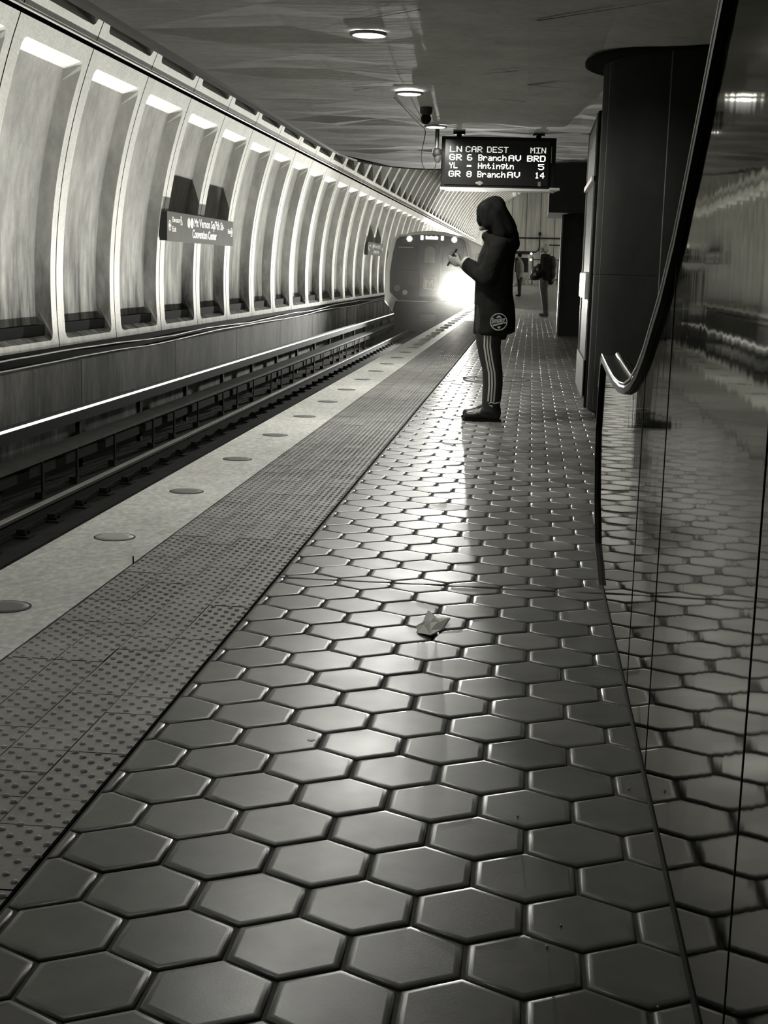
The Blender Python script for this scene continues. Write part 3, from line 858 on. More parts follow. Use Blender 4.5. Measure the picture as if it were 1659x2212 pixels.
# outline runs from the newel foot over the top and up the incline (towards -Y); inside lies to the left of travel
inn = []
for k, p in enumerate(slope):
    a = Vector(slope[max(k-1, 0)]); c_ = Vector(slope[min(k+1, len(slope)-1)]); t_ = (c_-a).normalized()
    inn.append((p[0]-t_.y*0.0, p[1], t_))
def offp(d):  # d>0 : inwards
    return [(p[0]-p[2].y*d, p[1]+p[2].x*d) for p in inn]
body = offp(0.024)
def panel_poly(pp): return [(4.985, 0.0)] + pp + [(-1.5, 0.0)]
def balustrade(x0, x1, name, mats):
    c = MB(); pp = panel_poly(body); n = len(pp)
    from mathutils.geometry import tessellate_polygon
    tri = tessellate_polygon([[Vector((p[0], p[1], 0)) for p in pp]])
    for xx_ in (x0, x1): c.add([(xx_, p[0], p[1]) for p in pp], [tuple(t_) for t_ in tri], 0)
    c.add([(x0, p[0], p[1]) for p in pp]+[(x1, p[0], p[1]) for p in pp], [(k, (k+1) % n, n+(k+1) % n, n+k) for k in range(n)], 1)
    return c.build(name, mats, o)
balustrade(XP, XP+0.10, 'balustrade', ['mirror', 'rubber'])
balustrade(1.45, 1.55, 'balustrade', ['silver', 'rubber'])
def handrail(xa, xb):
    c = MB(); oo, ii = offp(0.002), offp(0.030); n = len(oo)
    oo = [(5.02, 0.012)]+oo; ii = [(4.93, 0.012)]+ii; n += 1
    b_ = 0.008
    rings = []
    for k in range(n):
        O, I = Vector(oo[k]), Vector(ii[k]); d = (I-O)
        l = d.length; d /= l
        rings += [(xa, O.x+d.x*b_, O.y+d.y*b_), (xa+b_*0.5, O.x+d.x*b_*0.3, O.y+d.y*b_*0.3), (xa+b_*1.3, O.x, O.y), (xb-b_*1.3, O.x, O.y), (xb-b_*0.5, O.x+d.x*b_*0.3, O.y+d.y*b_*0.3), (xb, O.x+d.x*b_, O.y+d.y*b_), (xb, I.x, I.y), (xa, I.x, I.y)]
    q = 8; fs = []
    for k in range(n-1):
        for m_ in range(q): fs.append((k*q+m_, k*q+(m_+1) % q, (k+1)*q+(m_+1) % q, (k+1)*q+m_))
    c.add(rings, fs, 0, False); c.add(rings[:q], [tuple(range(q))], 0); c.add(rings[-q:], [tuple(range(q))], 0)
    return c.build('handrail', 'rubber', o)
handrail(XP-0.013, XP+0.085)
handrail(1.43, 1.56)
# polished rim on the outer edge of the near rail
c = MB(); oo = offp(-0.003)
c.tube([(XP-0.012, p[0], p[1]) for p in oo[4:]], 0.0028, 8); c.tube([(XP+0.05, p[0], p[1]) for p in oo[5:14]], 0.010, 8)
c.build('rim_trim', 'chrome', o)
def zt(yq):
    for k in range(len(body)-1):
        a, b_ = body[k], body[k+1]
        if (a[0]-yq)*(b_[0]-yq) <= 0 and k > 5: return a[1]+(b_[1]-a[1])*((yq-a[0])/((b_[0]-a[0]) or 1e-9))
    return 3.0
for yq, w in ((3.64, 0.008), (3.02, 0.004), (1.765, 0.003), (0.9, 0.003)):
    c = MB(); c.box(XP-0.0012, XP+0.001, yq-w/2, yq+w/2, 0.02, zt(yq)-0.02)
    c.build('panel_joint', 'seam', o)
c = MB(); c.box(XP-0.004, XP+0.02, -1.5, 4.96, -0.004, 0.012); c.build('skirt', 'seam', o)
# cap on the newel foot
c = MB(); c.bbox(0.33, 1.52, 5.0, 6.47, -0.004, 0.004, 0.001); c.box(0.33, 1.52, 6.05, 6.06, 0.004, 0.005); c.build('landing_plate', 'lightgrey', o)
stp = None
for k in range(8):
    yb_, zb_ = 4.2-0.40*k, 0.0+max(0, (k-1))*0.24
    if stp is None:
        c = MB(); c.bbox(0.42, 1.43, yb_, yb_+0.40, -0.02, 0.0, 0.004); c.box(0.42, 1.43, yb_, yb_+0.01, -0.24, -0.02)
        for m_ in range(24): c.box(0.44+m_*0.041, 0.455+m_*0.041, yb_+0.01, yb_+0.39, 0.0, 0.008)
        stp = c.build('step', 'cover', o)
    else:
        q = stp.copy(); COL.objects.link(q); q.location.y += -0.40*k; q.location.z += zb_+0.0

# ================================================================ TRAIN
YT = 47.0; TC = -3.44
o = thing('train', (TC, YT, -1.02), 'arriving metro train with dark front and blazing headlight', 'train')
def carsec(w, top, bot, n=7, r=0.45):
    """half width at belt, rounded roof"""
    pts = [(-w+0.28, bot), (w-0.28, bot), (w, bot+0.34), (w, 0.75)]
    tx, tz = w-0.17, top-0.40
    pts += [(w-0.03, 1.3), (tx, tz)]
    for k in range(1, n+1):
        a = (pi/2)*k/n; pts.append((tx-0.42*(1-cos(a)), tz+0.26*sin(a)))
    pts += [(0.5, top-0.04), (0, top)]
    left = [(-p[0], p[1]) for p in pts[2:-1]][::-1]
    return pts + left
sec = carsec(1.50, 2.36, -0.36)
c = MB(); n = len(sec)
ys_ = [(YT+0.10, 0.975), (YT+0.16, 1.0), (YT+22, 1.0)]
vs = []
for yv, sc in ys_: vs += [(TC+p[0]*sc, yv, 0.95+(p[1]-0.95)*sc) for p in sec]
fs = [tuple(range(n))]
for a in range(2): fs += [(a*n+k, a*n+(k+1) % n, (a+1)*n+(k+1) % n, (a+1)*n+k) for k in range(n)]
c.add(vs, fs+[tuple(range(2*n, 3*n))[::-1]], 0)
car = c.build('car_body', 'carsilver', o)
# dark front mask with rounded outline, slightly bulged
mk = [(-1.30, 0.02), (-1.08, -0.14), (1.08, -0.14), (1.30, 0.02)]
def mask_outline():
    pts = [(-1.04, 0.03), (1.04, 0.03), (1.33, 0.30), (1.345, 0.95), (1.26, 1.60)]
    for k in range(0, 7):
        a = (pi/2)*k/6; pts.append((1.18-0.24*(1-cos(a)), 1.95+0.20*sin(a)))
    pts += [(0.5, 2.215), (0, 2.235)]
    return pts + [(-p[0], p[1]) for p in pts[1:-1]][::-1][0:-0 or None]
mo = mask_outline()
seen = []; 
for p in mo:
    if not seen or (abs(p[0]-seen[-1][0])+abs(p[1]-seen[-1][1])) > 1e-4: seen.append(p)
mo = seen
if abs(mo[-1][0]-mo[0][0])+abs(mo[-1][1]-mo[0][1]) < 1e-4: mo = mo[:-1]
c = MB(); n = len(mo)
def lay(sc, yv): return [(TC+p[0]*sc, yv, 1.05+(p[1]-1.05)*sc) for p in mo]
vs = lay(1.0, YT+0.11)+lay(0.985, YT+0.03)+lay(0.55, YT-0.02)
fs = []
for a in range(2): fs += [(a*n+k, a*n+(k+1) % n, (a+1)*n+(k+1) % n, (a+1)*n+k) for k in range(n)]
c.add(vs, fs+[tuple(range(2*n, 3*n))], 0); c.build('front_mask', 'carblack', o)
c = MB(); c.prism([(TC-1.22, -0.36), (TC+1.22, -0.36), (TC+1.12, 0.0), (TC-1.12, 0.0)], 'y', YT+0.02, YT+0.2); c.bbox(TC-0.25, TC+0.25, YT-0.45, YT+0.1, -0.62, -0.36, 0.04); c.build('front_apron', 'dark', o)
c = MB(); c.box(TC-1.2, TC+1.2, YT+0.5, YT+20, -1.0, -0.36); c.build('undercarriage', 'dark', o)
# windscreen, end door and its window
for sx in (-1, 1):
    c = MB(); xa, xb = sorted((TC+sx*0.42, TC+sx*1.12)); c.bbox(xa, xb, YT-0.035, YT+0.02, 1.02, 1.86, 0.012); c.build('windscreen', 'carglass', o)
dr = MB(); dr.bbox(TC-0.34, TC+0.34, YT-0.045, YT, 0.16, 1.90, 0.02); dr = dr.build('end_door', 'carblack', o)
c = MB(); 
arch = [(-0.17, 1.30), (0.17, 1.30), (0.17, 1.70)]+[(0.17*cos(a_*pi/8), 1.70+0.14*sin(a_*pi/8)) for a_ in range(1, 8)]+[(-0.17, 1.70)]
c.prism([(TC+p[0], p[1]) for p in arch], 'y', YT-0.055, YT-0.046); c.build('door_window', 'cover', dr)
c = MB(); c.box(TC-1.05, TC-0.55, YT-0.05, YT-0.036, 1.78, 1.80); c.build('wiper', 'silver', o)
# roof line lamps and destination display
for dx, r in ((-0.70, 0.085), (0.80, 0.085)):
    c = MB(); c.lathe((TC+dx, YT-0.03, 2.075), [(r, 0.05), (r, 0.0), (r*0.6, -0.02)], 20, axis='y'); c.build('upper_lamp', 'lampwhite', o)
for dx in (-0.28, 0.40):
    c = MB(); c.bbox(TC+dx-0.045, TC+dx+0.045, YT-0.03, YT+0.04, 2.05, 2.19, 0.02); c.build('marker_lamp', 'destlit', o)
c = MB(); [c.box(TC-0.15+0.052*k_, TC-0.112+0.052*k_, YT-0.045, YT-0.03, 2.075, 2.165 if k_ % 3 else 2.185) for k_ in range(8)]; c.box(TC-0.17, TC+0.29, YT-0.03, YT+0.03, 2.04, 2.21, 1)
for i_ in range(len(c.m)): pass
c.build('destination_display', ['destlit', 'carblack'], o)
# square M badge
c = MB(); bx, bz, hh = TC+0.02, 0.62, 0.20
for (a, b_, d, e_) in ((-hh, hh, hh-0.03, hh), (-hh, hh, -hh, -hh+0.03), (-hh, -hh+0.03, -hh, hh), (hh-0.03, hh, -hh, hh)): c.box(bx+a, bx+b_, YT-0.06, YT-0.045, bz+d, bz+e_)
c.add([(bx+p[0], YT-0.062, bz+p[1]) for p in [(-0.15, -0.13), (-0.08, -0.13), (-0.08, 0.04), (0, -0.08), (0.08, 0.04), (0.08, -0.13), (0.15, -0.13), (0.15, 0.14), (0.08, 0.14), (0, 0.02), (-0.08, 0.14), (-0.15, 0.14)]], [(0, 1, 2, 10, 11), (2, 3, 9, 10), (3, 4, 8, 9), (4, 5, 6, 7, 8)], 0)
c.build('letter_badge', 'lightgrey', o)
for sx in (-1, 1):
    c = MB(); c.lathe((TC+sx*1.06, YT-0.03, 0.44), [(0.06, 0.0), (0.06, -0.02), (0.10, -0.02), (0.10, 0.04)], 20, axis='y'); c.build('tail_lamp', 'cover', o)
c = MB(); c.lathe((TC-0.80, YT-0.05, 0.30), [(0.085, 0.05), (0.085, 0.0), (0.05, -0.012)], 20, axis='y'); c.build('headlight', 'lightgrey', o)
hx, hzz = -2.44, 0.47
c = MB(); c.lathe((hx, YT-0.06, hzz), [(0.10, 0.07), (0.10, 0.0), (0.06, -0.012)], 24, axis='y'); tag(c.build('headlight', 'headlit', o), 'dazzling lit headlight')
hl = lamp('headlight_beam', 'SPOT', (hx, YT-0.16, hzz), SPOT, spot_size=radians(58), spot_blend=0.9, shadow_soft_size=0.06)
hl.parent = o; hl.matrix_parent_inverse = Matrix.Identity(4); hl.location = Vector((hx, YT-0.16, hzz))-ORG['train']
hl.rotation_euler = (radians(90), 0, radians(180))
for sx in (-1, 1):
    c = MB(); c.box(TC+sx*1.50-0.006, TC+sx*1.50+0.006, YT+2.6, YT+4.9, 0.95, 1.7); c.box(TC+sx*1.50-0.006, TC+sx*1.50+0.006, YT+8, YT+10.6, 0.95, 1.7); c.box(TC+sx*1.49-0.006, TC+sx*1.49+0.006, YT+0.6, YT+1.2, 0.95, 1.65); c.build('side_window', 'carglass', o)

# ================================================================ PEOPLE
def cap(mb, p0, r0, p1, r1, n=14, sy=1.0):
    p0, p1 = Vector(p0), Vector(p1); d = p1-p0; l = d.length; d.normalize()
    ref = Vector((0, 1, 0)) if abs(d.y) < 0.8 else Vector((1, 0, 0))
    a = (ref-d*ref.dot(d)).normalized(); b_ = d.cross(a)
    rings = [(-r0*0.95, r0*0.3), (-r0*0.75, r0*0.66), (-r0*0.4, r0*0.92), (0, r0), (l*0.5, (r0+r1)/2), (l, r1), (l+r1*0.4, r1*0.92), (l+r1*0.75, r1*0.66), (l+r1*0.95, r1*0.3)]
    vs = []; fs = []
    for t_, r in rings:
        for k in range(n):
            q = 2*pi*k/n; vs.append(p0+d*t_+a*(r*cos(q)*sy)+b_*(r*sin(q)))
    for i in range(len(rings)-1):
        for k in range(n): fs.append((i*n+k, i*n+(k+1) % n, (i+1)*n+(k+1) % n, (i+1)*n+k))
    mb.add(vs, fs+[tuple(range(n))[::-1], tuple(range(8*n, 9*n))], 0, True)

# ---- standing woman, facing the track, head bowed over a phone
YW = 10.5
woman = thing('person', (-0.29, YW, 0), 'long haired person in dark coat and striped track pants looking down at a phone', 'person')
sh = (-0.255, 1.33)
bd = MB()
# head: bowed, facing -X
HC = Vector((-0.325, YW, 1.525))
bd.ell(HC, (0.082, 0.072, 0.105)); bd.ell(HC+Vector((-0.035, 0, -0.055)), (0.060, 0.056, 0.062))
bd.ell(HC+Vector((-0.068, 0, -0.105)), (0.020, 0.026, 0.016))       # chin
cap(bd, HC+Vector((-0.080, 0, -0.010)), 0.009, HC+Vector((-0.099, 0, -0.046)), 0.012)   # nose
bd.ell(HC+Vector((-0.083, 0, -0.075)), (0.012, 0.022, 0.009))        # mouth
for sy in (-1, 1): bd.ell(HC+Vector((0.005, sy*0.074, -0.02)), (0.018, 0.010, 0.028))
cap(bd, (-0.285, YW, 1.44), 0.052, (-0.255, YW, 1.34), 0.062)
cap(bd, (-0.26, YW-0.06, 1.24), 0.10, (-0.26, YW+0.06, 1.24), 0.10); cap(bd, (-0.265, YW, 1.2), 0.11, (-0.27, YW, 0.85), 0.11, sy=1.2)
for sy in (-1, 1):
    hip = (-0.275, YW+sy*0.085, 0.86); kn = (-0.285, YW+sy*0.095, 0.47); an = (-0.245, YW+sy*0.10, 0.10)
    cap(bd, hip, 0.085, kn, 0.055); cap(bd, kn, 0.054, an, 0.034); cap(bd, an, 0.036, (-0.40, YW+sy*0.11, 0.04), 0.032)
    shd = (-0.255, YW+sy*0.165, 1.30); el = (-0.315, YW+sy*0.20, 1.045); wr = (-0.495, YW+sy*0.085, 1.135)
    cap(bd, shd, 0.052, el, 0.042); cap(bd, el, 0.040, wr, 0.024)
    # hand: palm, four curled fingers, thumb
    pc = Vector((-0.545, YW+sy*0.052, 1.168))
    cap(bd, wr, 0.022, tuple(pc), 0.024)
    bd.ell(pc+Vector((-0.012, 0, 0.006)), (0.034, 0.016, 0.030))
    for fi in range(4):
        b0 = pc+Vector((-0.032+0.004*fi, 0.004*sy, 0.030-0.018*fi)); ln = (0.034, 0.038, 0.036, 0.028)[fi]
        m1 = b0+Vector((-ln, -0.010*sy, 0.012)); m2 = m1+Vector((-0.016, -0.020*sy, 0.010))
        cap(bd, b0, 0.0085, m1, 0.008); cap(bd, m1, 0.008, m2, 0.007)
    t0 = pc+Vector((-0.002, 0, 0.028)); t1 = t0+Vector((-0.016, -0.012*sy, 0.030)); t2 = t1+Vector((-0.020, -0.010*sy, 0.008))
    cap(bd, t0, 0.011, t1, 0.0095); cap(bd, t1, 0.0095, t2, 0.008)
remeshed(bd, 'body', 'skin', woman, 0.0075, 2)
# coat
ct = MB()
coat_secs = [(-0.300, YW, 0.640, 0.118, 0.20), (-0.268, YW, 0.665, 0.158, 0.225), (-0.265, YW, 0.76, 0.155, 0.225), (-0.270, YW, 0.85, 0.152, 0.225), (-0.282, YW, 0.95, 0.142, 0.22), (-0.282, YW, 1.05, 0.140, 0.215),
             (-0.280, YW, 1.15, 0.140, 0.22), (-0.268, YW, 1.23, 0.135, 0.225), (-0.255, YW, 1.30, 0.120, 0.205), (-0.255, YW, 1.355, 0.105, 0.15), (-0.262, YW, 1.39, 0.095, 0.10)]
ct.loft(coat_secs, 26)
ct.ell((-0.340, YW, 1.365), (0.052, 0.09, 0.040)); ct.ell((-0.265, YW, 1.375), (0.115, 0.105, 0.05))         # collar
ct.ell((-0.165, YW, 1.365), (0.055, 0.11, 0.075)); ct.ell((-0.148, YW, 1.315), (0.048, 0.085, 0.055))          # hood on the back
for sy in (-1, 1):
    cap(ct, (-0.255, YW+sy*0.165, 1.285), 0.078, (-0.325, YW+sy*0.205, 1.05), 0.070)
    cap(ct, (-0.325, YW+sy*0.205, 1.05), 0.068, (-0.475, YW+sy*0.10, 1.135), 0.047)
    cap(ct, (-0.43, YW+sy*0.13, 1.125), 0.056, (-0.485, YW+sy*0.095, 1.155), 0.052)
remeshed(ct, 'coat', 'coat', woman, 0.012, 4)
c = MB(); c.loft([(-0.24, YW-0.02, 0.612, 0.062, 0.12), (-0.235, YW-0.02, 0.66, 0.075, 0.15)], 16); c.build('shirt_tail', 'coat', woman)
for sy in (-1, 1):
    c = MB(); a = Vector((-0.500, YW+sy*0.088, 1.168)); d_ = Vector((-0.6, -0.35*sy, 0.35)).normalized()
    c.tube([a-d_*0.012, a+d_*0.006], 0.050, 16, sx=1.0); c.build('cuff', 'stripe', woman)
# pants
for sy in (-1, 1):
    c = MB(); yl = YW+sy*0.098
    k_ = 0.0 if sy < 0 else -0.012
    c.loft([(-0.262+k_, yl, 0.075, 0.064, 0.062), (-0.262+k_, yl, 0.14, 0.066, 0.062), (-0.258+k_, yl, 0.20, 0.070, 0.066), (-0.256+k_, yl, 0.28, 0.072, 0.070), (-0.262+k_, yl, 0.37, 0.074, 0.074), (-0.282+k_, yl, 0.46, 0.080, 0.078), (-0.300+k_, yl, 0.56, 0.088, 0.084), (-0.300+k_, yl, 0.70, 0.105, 0.095), (-0.285, YW+sy*0.09, 0.86, 0.12, 0.10), (-0.28, YW+sy*0.08, 0.95, 0.115, 0.10)], 20)
    tag(c.build('trouser_leg', 'pants', woman))
    if sy < 0:
        # three stripes lying on the outer side of the near leg
        secs = [(-0.262, 0.155, 0.068, 0.064), (-0.256, 0.28, 0.072, 0.070), (-0.262, 0.37, 0.074, 0.074), (-0.282, 0.46, 0.080, 0.078), (-0.300, 0.56, 0.088, 0.084), (-0.300, 0.70, 0.105, 0.095)]
        for q_ in range(3):
            st = MB(); vs = []
            for (cx_, z_, rx, ry) in secs:
                for e_ in (-0.0062, 0.0062):
                    dx = (-0.028+q_*0.0215)+e_ - 0.012*(z_-0.4)
                    dx = max(-rx*0.98, min(rx*0.98, dx))
                    yy_ = -ry*sqrt(max(0, 1-(dx/rx)**2))-0.003
                    vs.append((cx_+dx, yl+yy_, z_))
            st.add(vs, [(2*i_, 2*i_+1, 2*i_+3, 2*i_+2) for i_ in range(len(secs)-1)], 0); st.build('stripe', 'stripe', woman)
# shoes
for sy in (-1, 1):
    c = MB(); ys0 = YW+sy*0.105; dx = 0.0 if sy < 0 else -0.02
    cap(c, (-0.232+dx, ys0, 0.052), 0.046, (-0.37+dx, ys0, 0.046), 0.040, sy=0.95); cap(c, (-0.37+dx, ys0, 0.042), 0.040, (-0.435+dx, ys0, 0.036), 0.034, sy=1.1)
    cap(c, (-0.235+dx, ys0, 0.07), 0.050, (-0.255+dx, ys0, 0.145), 0.056); cap(c, (-0.29+dx, ys0, 0.075), 0.045, (-0.34+dx, ys0, 0.06), 0.036)
    so_ = remeshed(c, 'shoe', 'shoe', woman, 0.009, 3)
    c = MB(); pts = [(-0.185, -0.030), (-0.185, 0.030), (-0.26, 0.036), (-0.40, 0.044), (-0.455, 0.034), (-0.475, 0.0), (-0.455, -0.034), (-0.40, -0.044), (-0.26, -0.036)]
    c.prism([(p[0]+dx, ys0+p[1]) for p in pts], 'z', -0.001, 0.022); c.build('sole', 'rubber', so_)
    c = MB(); c.tube([(-0.285+dx, ys0-0.045, 0.135), (-0.265+dx, ys0-0.055, 0.150), (-0.235+dx, ys0-0.054, 0.140), (-0.20+dx, ys0-0.03, 0.150)], 0.006, 6); c.tube([(-0.30+dx, ys0-0.035, 0.118), (-0.27+dx, ys0-0.05, 0.125), (-0.25+dx, ys0-0.055, 0.118)], 0.006, 6); c.build('laces', 'lightgrey', so_)
# hair: long, falling forward beside the face and down the back
hr = MB()
hr.ell((-0.318, YW, 1.555), (0.100, 0.092, 0.098)); hr.ell((-0.350, YW, 1.545), (0.088, 0.084, 0.088)); hr.ell((-0.385, YW, 1.50), (0.048, 0.074, 0.075)); hr.ell((-0.30, YW, 1.585), (0.085, 0.085, 0.078))
for sy in (-1, 1):
    cap(hr, (-0.345, YW+sy*0.070, 1.55), 0.062, (-0.335, YW+sy*0.085, 1.46), 0.052); cap(hr, (-0.30, YW+sy*0.07, 1.52), 0.070, (-0.24, YW+sy*0.085, 1.38), 0.062)
cap(hr, (-0.305, YW, 1.565), 0.088, (-0.215, YW, 1.42), 0.090); cap(hr, (-0.285, YW-0.04, 1.55), 0.075, (-0.205, YW-0.05, 1.39), 0.075); cap(hr, (-0.285, YW+0.04, 1.55), 0.075, (-0.205, YW+0.05, 1.39), 0.075); cap(hr, (-0.225, YW, 1.46), 0.080, (-0.175, YW, 1.36), 0.066)
remeshed(hr, 'hair', 'hair', woman, 0.010, 7)
c = MB(); c.tube([(-0.415, YW-0.055, 1.508), (-0.428, YW-0.02, 1.495), (-0.428, YW+0.02, 1.495), (-0.415, YW+0.055, 1.508)], 0.004, 6); c.tube([(-0.415, YW-0.06, 1.508), (-0.34, YW-0.078, 1.52)], 0.003, 6); c.build('glasses', 'black', woman)
# round badge on the coat skirt
bg = MB(); bc = Vector((-0.231, YW-0.232, 0.748)); n = 40
vs = []
for k in range(n):
    a = 2*pi*k/n
    for r in (0.064, 0.056): vs.append((bc.x+r*cos(a), bc.y+0.012*(cos(a)*0.9)**2, bc.z+r*sin(a)))
bg.add(vs, [(2*k, 2*((k+1) % n), 2*((k+1) % n)+1, 2*k+1) for k in range(n)], 0)
text_mb(bg, 'Smoky', 0.052, 0.100, lambda u, v, w: (bc.x-0.052+u, bc.y-0.002, bc.z-0.012+v+u*0.16), font_off=0.0022)
bg.add([(bc.x+p[0], bc.y-0.002, bc.z+p[1]) for p in [(-0.044, -0.022), (0.052, 0.002), (0.052, -0.008), (-0.040, -0.034)]], [(0, 3, 2, 1)], 0)
bg.add([(bc.x+p[0], bc.y-0.002, bc.z+p[1]) for p in [(-0.012, -0.036), (0.018, -0.030), (0.006, -0.052)]], [(0, 2, 1)], 0)
bg.add([(bc.x+p[0], bc.y-0.002, bc.z+p[1]) for p in [(-0.022, 0.026), (-0.006, 0.046), (0.010, 0.044), (0.020, 0.032)]], [(0, 3, 2, 1)], 0)
bg.build('badge', 'lightgrey', woman)
# phone held in both hands
ph = MB(); ph.bbox(-0.036, 0.036, -0.005, 0.005, -0.072, 0.072, 0.004)
po = tag(ph.build('phone', 'black'), 'dark phone held in the hands of the person in the striped track pants', 'phone')
po.location = (-0.602, YW, 1.205); po.rotation_euler = (radians(28), radians(0), radians(90))

# ---- person with a pale head covering, backpack and bag, further along
Y2 = 35.5
p2 = thing('person', (0.32, Y2, 0), 'person with pale hair, black jacket and backpack and grey trousers, standing sideways', 'person')
bd = MB(); hc = Vector((0.26, Y2, 1.70))
bd.ell(hc, (0.088, 0.078, 0.115)); cap(bd, hc+Vector((-0.085, 0, 0)), 0.012, hc+Vector((-0.10, 0, -0.03)), 0.014); bd.ell(hc+Vector((-0.05, 0, -0.08)), (0.045, 0.04, 0.04))
cap(bd, (0.27, Y2, 1.62), 0.055, (0.30, Y2, 1.48), 0.07); cap(bd, (0.31, Y2, 1.42), 0.13, (0.31, Y2, 0.98), 0.13, sy=1.3)
for sy in (-1, 1):
    cap(bd, (0.31, Y2+sy*0.09, 0.94), 0.10, (0.335, Y2+sy*0.10, 0.52), 0.06); cap(bd, (0.335, Y2+sy*0.10, 0.52), 0.06, (0.37, Y2+sy*0.10, 0.09), 0.04); cap(bd, (0.37, Y2+sy*0.10, 0.07), 0.05, (0.24, Y2+sy*0.11, 0.04), 0.04)
    cap(bd, (0.31, Y2+sy*0.2, 1.42), 0.055, (0.27, Y2+sy*0.24, 1.15), 0.045); cap(bd, (0.27, Y2+sy*0.24, 1.15), 0.042, (0.12, Y2+sy*0.16, 1.05), 0.03)
    pc = Vector((0.085, Y2+sy*0.15, 1.04)); bd.ell(pc, (0.04, 0.018, 0.034))
    for fi in range(4):
        b0 = pc+Vector((-0.03, 0, 0.022-0.015*fi)); m1 = b0+Vector((-0.028, -0.008*sy, -0.008)); cap(bd, b0, 0.010, m1, 0.009); cap(bd, m1, 0.009, m1+Vector((-0.004, -0.02*sy, -0.016)), 0.008)
    cap(bd, pc+Vector((0, 0, 0.03)), 0.012, pc+Vector((-0.03, -0.015*sy, 0.045)), 0.010)
remeshed(bd, 'body', 'skin', p2, 0.011, 2)
c = MB(); c.ell(hc+Vector((0.018, 0, 0.045)), (0.105, 0.098, 0.105)); c.ell(hc+Vector((0.05, 0, -0.03)), (0.08, 0.09, 0.09)); remeshed(c, 'hair', 'palehair', p2, 0.014, 3)
c = MB(); c.loft([(0.33, Y2, 0.90, 0.155, 0.22), (0.325, Y2, 1.1, 0.155, 0.23), (0.32, Y2, 1.3, 0.15, 0.25), (0.31, Y2, 1.45, 0.14, 0.22), (0.30, Y2, 1.55, 0.11, 0.12)], 20)
for sy in (-1, 1):
    cap(c, (0.31, Y2+sy*0.2, 1.42), 0.085, (0.26, Y2+sy*0.25, 1.13), 0.075); cap(c, (0.26, Y2+sy*0.25, 1.13), 0.072, (0.12, Y2+sy*0.17, 1.06), 0.052)
remeshed(c, 'jacket', 'coat', p2, 0.018, 3)
for sy in (-1, 1):
    c = MB(); c.loft([(0.365, Y2+sy*0.10, 0.09, 0.062, 0.06), (0.355, Y2+sy*0.10, 0.25, 0.075, 0.07), (0.325, Y2+sy*0.10, 0.48, 0.085, 0.08), (0.295, Y2+sy*0.10, 0.70, 0.10, 0.10), (0.30, Y2+sy*0.09, 0.95, 0.125, 0.11)], 16); c.build('trouser_leg', 'greypants', p2)
    c = MB(); cap(c, (0.40, Y2+sy*0.105, 0.055), 0.052, (0.24, Y2+sy*0.11, 0.045), 0.042); cap(c, (0.38, Y2+sy*0.105, 0.06), 0.055, (0.375, Y2+sy*0.105, 0.13), 0.055); remeshed(c, 'boot', 'greypants', p2, 0.014, 2)
c = MB(); c.ell((0.475, Y2, 1.30), (0.12, 0.17, 0.22)); c.ell((0.49, Y2, 1.08), (0.095, 0.16, 0.16)); c.ell((0.46, Y2, 0.90), (0.09, 0.15, 0.11))
bk = remeshed(c, 'backpack', 'pack', p2, 0.016, 3); bk.parent = None; bk.location = ORG[p2.name]; ORG[bk.name] = Vector(ORG[p2.name]); tag(bk, 'black backpack worn by the person with pale hair', 'backpack')
c = MB(); c.ell((0.09, Y2-0.02, 1.10), (0.12, 0.13, 0.16)); c.ell((0.06, Y2-0.02, 0.98), (0.14, 0.14, 0.09)); c.ell((0.15, Y2-0.05, 1.22), (0.07, 0.09, 0.10))
bg2 = remeshed(c, 'shoulder_bag', 'pack', p2, 0.016, 3); bg2.parent = None; bg2.location = ORG[p2.name]; ORG[bg2.name] = Vector(ORG[p2.name]); tag(bg2, 'black bag held in front by the person with pale hair', 'bag')
c = MB(); c.ell((0.115, Y2-0.145, 1.165), (0.03, 0.01, 0.035)); c.build('patch', 'lightgrey', bg2)

# ---- third person, far off
Y3 = 62.5
p3 = thing('person', (-0.56, Y3, 0), 'distant person in light jacket and dark trousers, half hidden by the nearest person', 'person')
bd = MB(); hc = Vector((-0.62, Y3, 1.76))
bd.ell(hc, (0.09, 0.08, 0.12)); bd.ell(hc+Vector((-0.08, 0, -0.03)), (0.022, 0.018, 0.025)); cap(bd, (-0.60, Y3, 1.66), 0.06, (-0.58, Y3, 1.52), 0.08); cap(bd, (-0.57, Y3, 1.42), 0.14, (-0.57, Y3, 0.98), 0.13, sy=1.3)
for sy in (-1, 1):
    cap(bd, (-0.57, Y3+sy*0.09, 0.92), 0.10, (-0.57, Y3+sy*0.10, 0.50), 0.06); cap(bd, (-0.57, Y3+sy*0.10, 0.50), 0.06, (-0.54, Y3+sy*0.10, 0.09), 0.04); cap(bd, (-0.54, Y3+sy*0.10, 0.06), 0.05, (-0.66, Y3+sy*0.11, 0.04), 0.04)
    cap(bd, (-0.57, Y3+sy*0.2, 1.44), 0.055, (-0.52, Y3+sy*0.25, 1.12), 0.045); cap(bd, (-0.52, Y3+sy*0.25, 1.12), 0.042, (-0.58, Y3+sy*0.25, 0.88), 0.032)
    pc = Vector((-0.585, Y3+sy*0.25, 0.83)); bd.ell(pc, (0.034, 0.018, 0.04))
    for fi in range(4): cap(bd, pc+Vector((-0.02+0.014*fi, 0, -0.035)), 0.010, pc+Vector((-0.024+0.014*fi, -0.01*sy, -0.08)), 0.009)
    cap(bd, pc+Vector((-0.025, 0, 0.01)), 0.011, pc+Vector((-0.045, 0, -0.03)), 0.010)
remeshed(bd, 'body', 'skin', p3, 0.013, 2)
c = MB(); c.ell(hc+Vector((0.02, 0, 0.03)), (0.10, 0.092, 0.11)); remeshed(c, 'hair', 'hair', p3, 0.016, 2)
